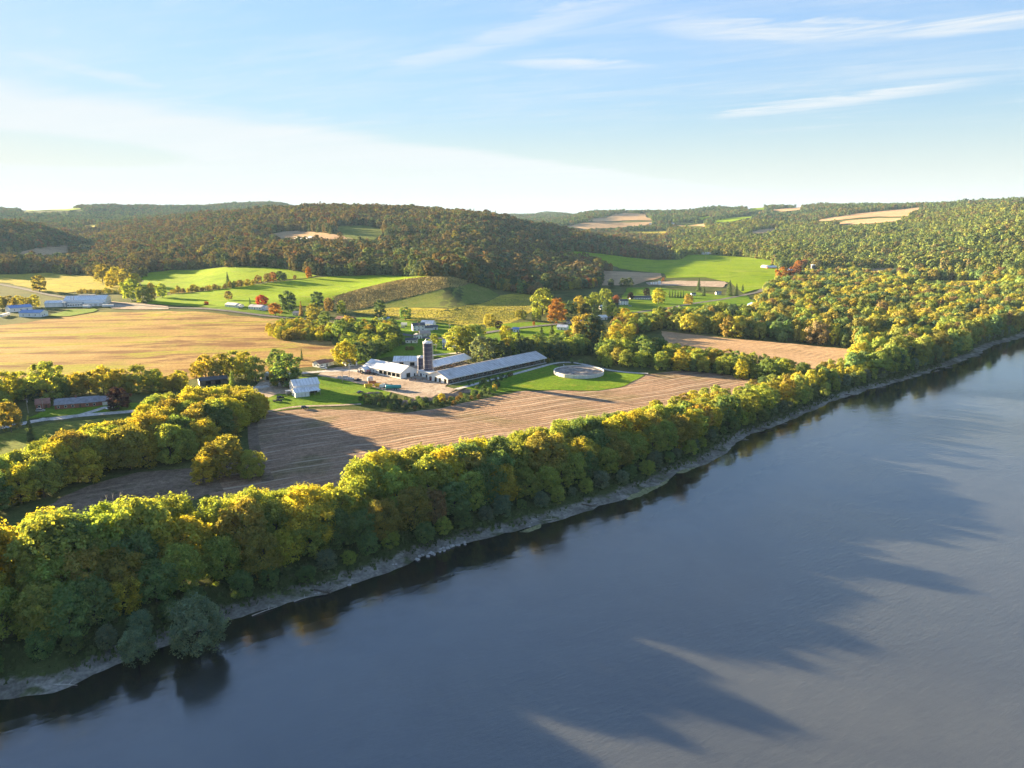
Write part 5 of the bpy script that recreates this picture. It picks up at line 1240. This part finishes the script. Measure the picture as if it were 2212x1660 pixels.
# --- white factory by the main road
o, ang, L = frame((134,664), (226,661)); r = thing('factory', 'long white factory building with a low-pitched metal roof by the main road', 'factory', o, ang)
gable(r, 0, L, 8, 40, 0, 7.0, 11.5, WHITE, METAL, 'x', over=.3)
box('front_annex', L*.12, L*.48, 0, 7.95, 0, 4.6, WHITE, r); box('annex_roof', L*.12-.3, L*.48+.3, -.3, 7.95, 4.62, 4.9, LAVR, r)
box('loading_block', L*.52, L*.97, -2, 7.95, 0, 4.2, WHITE, r); box('block_roof', L*.52-.3, L*.97+.3, -2.3, 7.95, 4.22, 4.5, METAL, r)
gable(r, -20, -.1, 4, 20, 0, 5.0, 7.4, WHITE, METAL, 'x', wname='annex_wall', rname='annex_gable_roof')
for u in np.linspace(L*.15, L*.45, 6): window(r, 'f', u, 1.4, 2.2, 1.5, 0)
for u in np.linspace(L*.56, L*.92, 4): door(r, 'f', u, 3.2, 3.2, -2, LAVR)
for u in np.linspace(13, 35, 5): window(r, 'r', u, 2.5, 2.0, 1.6, L)
box('roof_vent', L*.3, L*.7, 22.5, 25.5, 11.2, 12.6, LAVR, r)
for u in (L*.18, L*.24): cyl('stack', u, 10, 7.0, 12.5, .5, .5, STEEL, r, 12)
cyl('round_bin', L*.06, 3.5, 0, 6.0, 2.6, 2.6, STEEL, r, 20)
for A, B, W, lab in [((22,675.5), (71,671.5), 15, 'white shed with a blue roof behind the three-window shed'), ((41.5,685.5), (88,685.5), 14, 'white shed with a blue roof and three small windows beside the hay field')]:
    o, ang, L = frame(A, B); r = thing('shed', lab, 'shed', o, ang); gable(r, 0, L, 0, W, 0, 4.8, 7.4, WHITE, BLUER, 'x')
    for u in (.2, .48, .76): window(r, 'f', L*u, 1.6, 1.1, 1.5, 0)
    window(r, 'r', W*.5, 1.6, 1.2, 1.4, L); door(r, 'r', W*.25, 1.2, 2.1, L, GREYR)
def trailer(label, A, B, name='trailer', h=3.6, mat=WHITE):
    o, ang, L = frame(A, B); L = max(L, 6); r = thing(name, label, 'trailer', o, ang)
    box('body', 0, L, 0, 2.6, 1.1, h, mat, r); box('chassis', .3, L-.3, .5, 2.1, .7, 1.08, RUBBER, r); box('rear_door', L+.01, L+.06, .15, 2.45, 1.2, h-.1, LAVR, r)
    for x in (L*.75, L*.87):
        for y in (.15, 2.15): cyl('wheel', x, .5, y, y+.3, .5, .5, RUBBER, r, 14, axis='y')
    box('landing_leg', L*.18, L*.18+.2, .6, 2.0, 0, .69, STEEL, r); return r
trailer('white semi trailer parked at the corner of the factory', (221,665), (246,664)); trailer('white box trailer parked against the factory front', (178,666), (195,666.5)); trailer('white trailer alone on the grass left of the three-window shed', (6,687), (23,682)); trailer('white camper trailer parked behind the farmhouse', (866,706), (875,706))
# --- utility poles
def pole(px, ytop, label, lamp=False):
    p = G(*px); h = min(max(height_to(p, ytop), 7), 13.5); r = thing('utility_pole', label, 'utility pole', p, TR.uniform(-.4, .4), 'utility poles')
    V, F = tube([(0,0,-.2),(0,0,h)], [.17,.11], 8); put('pole', mesh_np('pole', V, F), r, TIMBER)
    ca = box('crossarm', -1.2, 1.2, -.19, -.06, h-.9, h-.75, TIMBER, r)
    for x in (-1.1, -.5, .5, 1.1): cyl('insulator', x, -.12, h-.74, h-.55, .06, .04, STEEL, ca, 8)
    if lamp: cyl('transformer', .34, 0, h-2.6, h-1.6, .22, .22, STEEL, r, 12)
for (x, y, yt, lab, t_) in [(61,893,860,'pole with a transformer on the lawn before the red brick house',1),(94,889,858,'pole at the drive of the red brick house',0),(116,869,846,'pole behind the left end of the ranch house',0),(740,827,798,'pole on the lawn beside the parked white cars',0),(755,820,790,'pole at the yard entrance behind the parked white cars',1),(901,748,733,'pole in front of the dark-roofed garage',0),(942,767,743,'pole beside the tall white house behind the silo',0),(971,726,700,'pole on the grass right of the farmhouse',1),(906,720,699,'pole in front of the two-storey farmhouse',0),(818,703,680,'pole by the small blue-roofed house',0),(1420,668,645,'pole at the lane bend below the yellow tree',0),(1374,560,546,'pole on the far green field, nearest the dirt corner',0),(1303,552,540,'pole on the far green field beside the woodland lobe',0),(1234,543,531,'pole at the top of the far green field',0),(289,652,636,'pole at the edge of the gravel lot',0),(162,642,626,'pole behind the factory roof',0),(1524,563,553,'pole on the far green field below the far barn',0),(1577,566,556,'pole on the far green field near the forest edge',0)]:
    pole((x, y), yt, 'timber utility '+lab, bool(t_))

# --- vehicles
def car(px, head, kind, paint, label, off=(0, 0)):
    p = G(*px); p = Vector((p.x+off[0], p.y+off[1], p.z+.16)); r = thing({'sedan': 'car', 'suv': 'car', 'pickup': 'pickup_truck', 'van': 'van'}[kind], label, {'sedan': 'car', 'suv': 'car', 'pickup': 'pickup truck', 'van': 'van'}[kind], p, head)
    prof = {'sedan': [(-2.25,.35),(-2.3,.8),(-1.7,.95),(.9,.98),(2.1,.8),(2.25,.35)], 'suv': [(-2.2,.4),(-2.25,1.05),(-1.0,1.1),(.95,1.1),(2.1,.98),(2.25,.4)], 'pickup': [(-2.7,.5),(-2.72,1.1),(-.6,1.12),(1.4,1.12),(2.6,1.0),(2.7,.5)], 'van': [(-2.4,.4),(-2.45,1.2),(0,1.2),(1.3,1.2),(2.2,1.0),(2.35,.4)]}[kind]
    cab = {'sedan': [(-1.7,.96),(-1.1,1.42),(.2,1.45),(.95,.98)], 'suv': [(-2.15,1.08),(-1.95,1.72),(.3,1.74),(1.0,1.1)], 'pickup': [(-.7,1.12),(-.5,1.8),(.8,1.8),(1.5,1.12)], 'van': [(-2.35,1.2),(-2.2,2.1),(.8,2.1),(1.5,1.2)]}[kind]
    def ext(nm, P, w0, w1, mat, par, ztop):
        n = len(P); V = []
        for s in (-1, 1):
            for x, z in P: wd = w0+(w1-w0)*((z-P[0][1])/max(.01, ztop-P[0][1])); V.append((x, s*max(.3, min(w0, wd) if w1 < w0 else w0), z))
        F = [tuple(range(n)), tuple(reversed(range(n, 2*n)))]+[(i, n+i, n+(i+1) % n, (i+1) % n) for i in range(n)]
        return solid(nm, V, F, mat, par)
    ext('body', prof, .9, .9, paint, r, 1.2); zt = max(z for _, z in cab)
    c = ext('cabin', cab, .84, .66, GLASS, r, zt); xs = [x for x, z in cab if z > zt-.06]
    box('roof', min(xs)-.02, max(xs)+.02, -.68, .68, zt-.03, zt+.05, paint, c)
    if kind == 'pickup': box('cargo_bed', -2.55, -.75, -.72, .72, 1.0, 1.14, RUBBER, r)
    L_ = prof[-1][0]*.66
    for x in (-L_, L_):
        for s in (-1, 1):
            w_ = cyl('wheel', x, .36, s*.78-.12, s*.78+.13, .36, .36, RUBBER, r, 16, axis='y'); cyl('rim', x, .36, s*.78+s*.132-.01, s*.78+s*.132+.01, .2, .2, STEEL, w_, 10, axis='y')
    for s in (-1, 1): box('headlight', prof[-2][0]-.02, prof[-2][0]+.1, s*.62-.16, s*.62+.16, .62, .76, WHITE, r); box('tail_light', prof[1][0]-.05, prof[1][0]+.02, s*.7-.1, s*.7+.1, .7, .85, REDB, r)
    return r
PW = plain('white_car_paint', (.78,.78,.78), .3, spec=.6, var=.03); PK = plain('black_car_paint', (.012,.013,.016), .25, spec=.6); PN = plain('navy_car_paint', (.015,.022,.05), .25, spec=.6); PR = plain('red_car_paint', (.36,.02,.02), .3, spec=.6); PS = plain('silver_car_paint', (.42,.43,.45), .3, .4)
for a in [((736,819), .3, 'suv', PW, 'white car at the left of three parked on the lawn edge'), ((748,819.5), .3, 'van', PW, 'white van in the middle of the three parked on the lawn edge'), ((758,820.5), .3, 'sedan', PW, 'white low car at the right of three parked on the lawn edge'), ((773,824), .2, 'pickup', PK, 'dark pickup parked right of the three white cars'),
          ((778,850), .9, 'sedan', PN, 'dark blue car parked at the lawn corner above the shrubs'), ((600,869), .2, 'pickup', PN, 'dark blue pickup parked below the white garage house'), ((606,862), .3, 'suv', PK, 'black car parked behind the dark blue pickup'), ((659,884), .35, 'suv', PK, 'black car driving along the track by the tilled field'),
          ((779,805), .2, 'suv', PK, 'black car left of the red tractor at the white barn'), ((786,808), .4, 'sedan', PK, 'black low car beside the red tractor at the white barn'), ((808,810), .3, 'suv', PK, 'black car parked right of the red tractor at the white barn'), ((238,884), 1.2, 'sedan', PW, 'white car on the ranch house drive'), ((88,890), .2, 'suv', PS, 'silver car by the red brick house'), ((700,798), .1, 'suv', PW, 'white car in front of the red-brown roofed house'), ((570,672), .2, 'suv', PW, 'white car beside the bungalow with the red tree'), ((520,668), .2, 'suv', PK, 'dark car on the road beside the bungalow'), ((1361,663), .2, 'suv', PS, 'silver car in front of the raised white house'), ((870,709), 0, 'sedan', PS, 'silver car beside the camper trailer')]:
    car(*a)
def tractor(px, head, paint, label):
    p = G(*px); p.z += .15; r = thing('tractor', label, 'tractor', p, head)
    V = [(0.2,-.45,.9),(2.4,-.38,.9),(2.4,.38,.9),(.2,.45,.9),(0.2,-.42,1.75),(2.3,-.33,1.55),(2.3,.33,1.55),(.2,.42,1.75)]; solid('hood', V, BOXF, paint, r)
    c = box('cab', -1.2, .18, -.75, .75, 1.2, 2.75, GLASS, r); box('cab_roof', -1.3, .3, -.85, .85, 2.76, 2.95, paint, c); box('exhaust', 1.2, 1.32, .3, .42, 1.6, 2.7, RUBBER, r); box('chassis', -1.3, 2.3, -.3, .3, .6, .89, RUBBER, r)
    for s in (-1, 1):
        w_ = cyl('rear_wheel', -.8, .9, s*1.05-.28, s*1.05+.28, .9, .9, RUBBER, r, 20, axis='y'); cyl('rim', -.8, .9, s*1.05-.30, s*1.05+.30, .45, .45, paint, w_, 14, axis='y')
        w_ = cyl('front_wheel', 1.8, .6, s*.9-.2, s*.9+.2, .6, .6, RUBBER, r, 18, axis='y'); cyl('rim', 1.8, .6, s*.9-.22, s*.9+.22, .3, .3, paint, w_, 12, axis='y')
        box('fender', -1.6, 0, s*.95-.25, s*.95+.25, 1.82, 1.92, paint, r)
tractor((797,809), 1.2, PR, 'red tractor parked among black cars at the white barn'); tractor((945,825), -.3, PK, 'large dark tractor in front of the long barn end'); tractor((936,823), 2.8, PR, 'red tractor coupled behind the dark one at the long barn')
# teal tanker on three axles
p = G(850,843); r = thing('slurry_tanker', 'teal slurry tanker on three axles at the edge of the yard', 'tanker', p+Vector((0,0,.15)), .12)
V, F = tube([(-5.0,0,2.0),(-4.9,0,2.0),(-4.5,0,2.0),(4.5,0,2.0),(4.9,0,2.0),(5.0,0,2.0)], [.2,.9,1.2,1.2,.9,.2], 20); m_ = mesh_np('tank', V, F); m_.polygons.foreach_set('use_smooth', np.ones(len(F), bool)); put('tank', m_, r, TEALP)
box('chassis', -4.6, 5.6, -.4, .4, .7, .95, RUST, r); box('drawbar', 5.62, 7.2, -.1, .1, .6, .8, RUST, r)
for x in (-.2, 1.3, 2.8):
    for s in (-1, 1): w_ = cyl('wheel', x, .6, s*1.1-.2, s*1.1+.2, .6, .6, RUBBER, r, 18, axis='y'); cyl('rim', x, .6, s*1.1-.22, s*1.1+.22, .34, .34, WHITE, w_, 12, axis='y')
# hopper bin, wagons and implements in the yard
p = G(800,826); r = thing('feed_bin', 'galvanised feed wagon bin in the middle of the yard', 'feed wagon', p+Vector((0,0,.12)), .3)
cyl('bin', 0, 0, 1.0, 3.2, 1.9, 1.9, STEEL, r, 20); cyl('hopper', 0, 0, .35, .98, .5, 1.9, STEEL, r, 20); cyl('lid', 0, 0, 3.21, 3.9, 1.95, .2, STEEL, r, 20)
for a in range(4): o_ = box('leg', 1.6, 1.75, -.07, .07, 0, 1.1, RUST, r); o_.rotation_euler = (0, 0, a*math.pi/2+.4)
def wagon(px, head, mat, label, L=5.0, h=1.6):
    p = G(*px); r = thing('farm_wagon', label, 'wagon', p+Vector((0,0,.12)), head)
    boxes('box', [(-L/2,L/2,-1.1,1.1,.8,.95),(-L/2,L/2,-1.1,-1.0,.95,.8+h),(-L/2,L/2,1.0,1.1,.95,.8+h),(-L/2,-L/2+.1,-1.0,1.0,.95,.8+h),(L/2-.1,L/2,-1.0,1.0,.95,.8+h)], mat, r); box('tongue', L/2+.01, L/2+1.6, -.08, .08, .5, .65, RUST, r); box('axle_beam', -L/2+.4, L/2-.4, -.3, .3, .5, .79, RUST, r)
    for x in (-L*.3, L*.3):
        for s in (-1, 1): cyl('wheel', x, .42, s*.95-.13, s*.95+.13, .42, .42, RUBBER, r, 14, axis='y')
wagon((804,832), .3, RUST, 'rusty red farm wagon beside the feed bin'); wagon((796,838), .4, YELP, 'yellow farm wagon in front of the feed bin'); wagon((818,837), .1, YELP, 'yellow machine wagon left of the implements'); wagon((826,839), 1.3, WHITE, 'white farm wagon between the yellow one and the implements', 4.0, 1.8)
def implement(px, head, label, mat=RUST):
    p = G(*px); r = thing('farm_implement', label, 'farm implement', p+Vector((0,0,.12)), head)
    boxes('frame', [(-2.4,2.4,-1.2,-1.05,.7,.85),(-2.4,2.4,1.05,1.2,.7,.85),(-2.4,-2.25,-1.05,1.05,.7,.85),(2.25,2.4,-1.05,1.05,.7,.85),(-.08,.08,-1.05,1.05,.7,.85)], mat, r)
    for x in np.linspace(-2.1, 2.1, 7): cyl('disc', x, .4, -.9, -.84, .4, .4, STEEL, r, 14, axis='y'); cyl('disc', x, .4, .8, .86, .4, .4, STEEL, r, 14, axis='y')
    V, F = tube([(2.4,-1,.8),(4.4,0,.6),(2.4,1,.8)], [.07]*3, 5); put('hitch', mesh_np('hitch', V, F), r, mat); box('mast', -.15, .15, -.15, .15, .86, 2.0, mat, r)
for i, (x, y, h_) in enumerate([(833,842,.4),(839,838,1.2),(846,836,.2),(889,822,.5),(898,824,-.3),(913,824,.3)]): implement((x, y), h_, ['rusty disc harrow lying left of the teal tanker', 'rusty implement between the white wagon and the tanker', 'rusty implement behind the teal tanker', 'rusty implement at the white barn gable', 'rusty implement below the milk house', 'rusty implement next to the red tractor'][i])
# --- earth heaps and debris on the yard bank
def heap(px, rx, ry, h, label, seed):
    p = G(*px); n, m = 28, 9; V = []; F = []
    for j in range(m):
        f = 1-j/(m-1)
        for k in range(n):
            a = 2*math.pi*k/n; q = f*(1+.16*float(vnoise(math.cos(a)*2+9*seed, math.sin(a)*2, seed))); nz = float(vnoise(math.cos(a)*q*4+seed*7, math.sin(a)*q*4, seed+3))
            V.append((rx*q*math.cos(a), ry*q*math.sin(a), -.25+h*(1-f*f)*(1+.35*nz)))
    for j in range(m-1):
        for k in range(n): F.append((j*n+k, j*n+(k+1) % n, (j+1)*n+(k+1) % n, (j+1)*n+k))
    o = solid('earth_heap', V, F, EARTH, None); o.location = p; o.rotation_euler = (0, 0, .45); tag(o, label, 'earth heap')
heap((905,868), 16, 4.5, 2.2, 'long dug-earth heap along the bank below the yard', 1); heap((960,858), 12, 4, 2.6, 'rough grey earth heap below the long barn end', 2); heap((1000,848), 9, 3.6, 2.0, 'earth heap ending among the shrubs below the long barn', 3); heap((805,850), 7, 3.2, 1.0, 'low pale gravel ramp at the lawn corner', 4)
# --- boulders and drift logs on the beach
rb = random.Random(8)
def boulder_mesh(seed):
    bm = bmesh.new(); bmesh.ops.create_icosphere(bm, subdivisions=2, radius=1.0)
    for v in bm.verts: v.co *= 1+.28*float(vnoise(v.co.x*1.6+seed*5, v.co.y*1.6+v.co.z*2, seed)); v.co.z *= .62
    me = bpy.data.meshes.new('boulder'); bm.to_mesh(me); bm.free(); me.materials.append(ROCK); return me
BM_ = [boulder_mesh(i) for i in range(3)]
for i in range(34):
    i0 = rb.choice([0, 1]); x = rb.uniform(890, 1010) if i < 18 else rb.uniform(480, 1500); y = float(np.interp(x, [q[0] for q in bank_px], [q[1] for q in bank_px]))-rb.uniform(0, 9)
    q = on_plane(x, y, WATER_Z+.3); o = put('boulder', rb.choice(BM_)); s = rb.uniform(.3, .9 if i < 18 else .6); o.location = (q[0], q[1], WATER_Z+.25); o.scale = (s, s*rb.uniform(.7, 1.2), s); o.rotation_euler = (0, 0, rb.uniform(0, 6)); tag(o, 'grey boulder lying on the muddy beach at the water edge', 'boulder', 'boulders along the beach')
for i in range(12):
    x = [140, 572, 652, 1185, 1420, 1605, 1690, 1900, 1960, 2025, 2050, 2080][i]; y = float(np.interp(x, [q[0] for q in bank_px], [q[1] for q in bank_px]))-rb.uniform(-3, 4)
    q = on_plane(x, y, WATER_Z+.4); L = rb.uniform(3, 8) if x < 1800 else rb.uniform(7, 13); a = rb.uniform(-.5, .9); dx, dy = math.cos(a)*L/2, math.sin(a)*L/2
    ps = [tube([(-dx,-dy,.1),(0,0,.25),(dx,dy,.15)], [.16,.13,.06], 7), tube([(dx*.3,dy*.3,.2),(dx*.5-dy*.35,dy*.5+dx*.35,.9)], [.1,.03], 5)]
    V, F = join(ps); o = put('drift_log', mesh_np('drift_log', V, F), None, BARK_PALE); o.location = (q[0], q[1], WATER_Z+.1); tag(o, 'bleached drift log lying across the water edge', 'log', 'drift logs along the beach')
# --- standing corn on the brown field strip
def crop(name, label, poly, hgt, mat, step, seed):
    P = np.array([np.array(G(x, y)[:2]) for x, y in poly]); ring = resample(np.vstack([P, P[:1]]), step)[:-1]
    lo, hi = ring.min(0), ring.max(0); xs, ys = np.meshgrid(np.arange(lo[0], hi[0], step), np.arange(lo[1], hi[1], step)); rg = np.random.RandomState(seed)
    m = in_poly(xs, ys, [tuple(p) for p in ring]); X = xs[m]+rg.uniform(-.4, .4, m.sum())*step; Yy = ys[m]+rg.uniform(-.4, .4, m.sum())*step; n = len(X)
    a = rg.uniform(0, math.pi, n); h = hgt*rg.uniform(.7, 1.1, n); z = T0(X, Yy); w_ = rg.uniform(.5, .9, n)*step*.55
    V = np.stack([np.stack([X-np.cos(a)*w_, Yy-np.sin(a)*w_, z], 1), np.stack([X+np.cos(a)*w_, Yy+np.sin(a)*w_, z], 1), np.stack([X+np.cos(a)*w_*.7, Yy+np.sin(a)*w_*.7, z+h], 1), np.stack([X-np.cos(a)*w_*.7, Yy-np.sin(a)*w_*.7, z+h*.9], 1)], 1).reshape(-1, 3)
    o = put(name, mesh_np(name, V, np.arange(4*n).reshape(-1, 4)), None, mat); o['kind'] = 'stuff'; tag(o, label, 'crop'); return n
CORN = plain('dry_corn', (0.33, 0.27, 0.10), 0.9, var=0.3, scale=0.04, spec=0.1)
print('corn', crop('corn', 'standing dry corn on the brown strip of the hill', [(716,642),(786,623),(861,606),(926,598),(973,599),(1020,610),(986,622),(911,636),(843,651),(786,667),(753,671),(728,656)], 1.2, CORN, 1.45, 1))
WEED = plain('pale_weeds', (0.13, 0.135, 0.045), 0.9, var=0.35, scale=0.1, spec=0.1)
print('weeds', crop('meadow_weeds', 'tall weeds scattered across the sunny meadow slope', [(760,675),(845,667),(975,670),(1082,642),(1150,640),(1155,666),(1100,694),(1005,702),(880,690)], 0.35, WEED, 2.6, 2))
SHG = plain('bank_grass', (0.075, 0.10, 0.035), 0.9, var=0.4, scale=0.15, spec=0.1)
def bank_weeds():
    rg = np.random.RandomState(4); n = 26000; i = rg.randint(0, len(BL)-1, n); off = rg.uniform(3.0, 16, n)
    keep = (BL[i, 1] < 560) & (BL[i, 0] > -170) & (rg.uniform(size=n) < np.clip((off-2)/5, 0, 1)); i = i[keep]; off = off[keep]; n = len(i)
    p = BL[i]+BN[i]*off[:, None]+rg.uniform(-1.3, 1.3, (n, 2)); z = WATER_Z+np.interp(off, [0, 3, 4.4, 6, 8, 10.5, 13.5, 17], [0, .5, .7, 1.1, 1.8, 2.8, 4.0, 5.0])-.2
    a = rg.uniform(0, 6.28, n); h = rg.uniform(.4, 1.5, n); w_ = rg.uniform(.2, .6, n)
    V = np.stack([np.stack([p[:, 0]-np.cos(a)*w_, p[:, 1]-np.sin(a)*w_, z], 1), np.stack([p[:, 0]+np.cos(a)*w_, p[:, 1]+np.sin(a)*w_, z], 1), np.stack([p[:, 0]+np.cos(a)*w_+rg.uniform(-.4, .4, n), p[:, 1]+np.sin(a)*w_+rg.uniform(-.4, .4, n), z+h], 1), np.stack([p[:, 0]-np.cos(a)*w_+rg.uniform(-.4, .4, n), p[:, 1]-np.sin(a)*w_, z+h*.8], 1)], 1).reshape(-1, 3)
    o = put('bank_weeds', mesh_np('bank_weeds', V, np.arange(4*n).reshape(-1, 4)), None, SHG); o['kind'] = 'stuff'; tag(o, 'rank weeds and grass covering the river bank slope', 'weeds')
bank_weeds()

# --- pale algae mats lying in the shallows and fallen trunks on the beach
ALGAE = ground_mat('algae', (0.20, 0.21, 0.10), (0.27, 0.26, 0.14), (0.13, 0.13, 0.07), 0.3, bump=0.8, fine=2.0)
def mat_patch(label, pts, seed):
    P = resample(np.array([on_plane(x, y, WATER_Z) for x, y in pts+pts[:1]]), 1.2)[:-1]; c = P.mean(0)
    k = P-c; P = c+k*(1+0.16*vnoise(P[:, 0]/1.6, P[:, 1]/1.6, seed)+0.10*vnoise(P[:, 0]/0.7, P[:, 1]/0.7, seed+1))[:, None]; n = len(P)
    V = [(q[0], q[1], WATER_Z-.05) for q in P]+[(c[0]+(q[0]-c[0])*.86, c[1]+(q[1]-c[1])*.86, WATER_Z+.10) for q in P]+[(c[0], c[1], WATER_Z+.14)]
    F = [(i, (i+1) % n, n+(i+1) % n) for i in range(n)]+[(i, n+(i+1) % n, n+i) for i in range(n)]+[(n+i, n+(i+1) % n, 2*n) for i in range(n)]
    o = put('algae_mat', mesh_np('algae_mat', V, F), None, ALGAE); o['kind'] = 'stuff'; tag(o, label, 'algae')
mat_patch('pale green algae mat floating off the beach below the trees', [(1452,1022),(1470,1008),(1500,998),(1528,992),(1530,1000),(1500,1012),(1475,1024)], 1)
mat_patch('long ragged algae mat along the muddy beach', [(1340,1078),(1380,1056),(1420,1040),(1448,1032),(1446,1042),(1410,1060),(1370,1080)], 2)
mat_patch('small algae mat at the bend of the beach', [(1120,1150),(1150,1138),(1172,1130),(1168,1140),(1140,1152)], 3)
for i, (x, y, a, L) in enumerate([(700,1283,.1,5),(1275,1096,.2,6),(1660,930,.1,8),(1840,856,.3,9)]):
    q = on_plane(x, y, WATER_Z); dx, dy = math.cos(a), math.sin(a); ps = [tube([(-dx*L*.6,-dy*L*.6,1.5),(0,0,.5),(dx*L*.4,dy*L*.4,-.1)], [.3,.24,.12], 7)]
    for k in range(6):
        f = rb.uniform(-.1, .35)*L; b = rb.uniform(-1, 1); ps.append(tube([(dx*f,dy*f,.3),(dx*(f+1)-dy*b,dy*(f+1)+dx*b,.6+rb.uniform(0,.6)),(dx*(f+1.9)-dy*b*2,dy*(f+1.9)+dx*b*2,.5+rb.uniform(0,1.2))], [.09,.06,.02], 4))
    V, F = join(ps); o = put('fallen_tree', mesh_np('fallen_tree', V, F), None, BARK); o.location = (q[0], q[1], WATER_Z+.1); tag(o, 'dark fallen leafless tree lying along the water edge', 'fallen tree', 'dark fallen trees on the bank')
# ------------------------------------------------------------------ haze over the valley
def haze_box(density):
    V = [(x, y, z) for x in (-16000, 16000) for y in (-1200, 15500) for z in (-12, 330)]
    F = [(0,1,3,2),(4,6,7,5),(0,4,5,1),(2,3,7,6),(0,2,6,4),(1,5,7,3)]
    m = bpy.data.materials.new('haze_air'); m.use_nodes = True; t = NT(m.node_tree); t.n.clear()
    v = t.add('ShaderNodeVolumePrincipled'); v.inputs['Color'].default_value = (0.42, 0.66, 1.0, 1); v.inputs['Density'].default_value = density; v.inputs['Anisotropy'].default_value = 0.0
    o = t.add('ShaderNodeOutputMaterial'); t.l.new(v.outputs[0], o.inputs['Volume'])
    b = put('haze', mesh_np('haze', V, F), None, m); b['kind'] = 'stuff'; tag(b, 'thin blue haze filling the valley air', 'haze')
haze_box(0.000024)
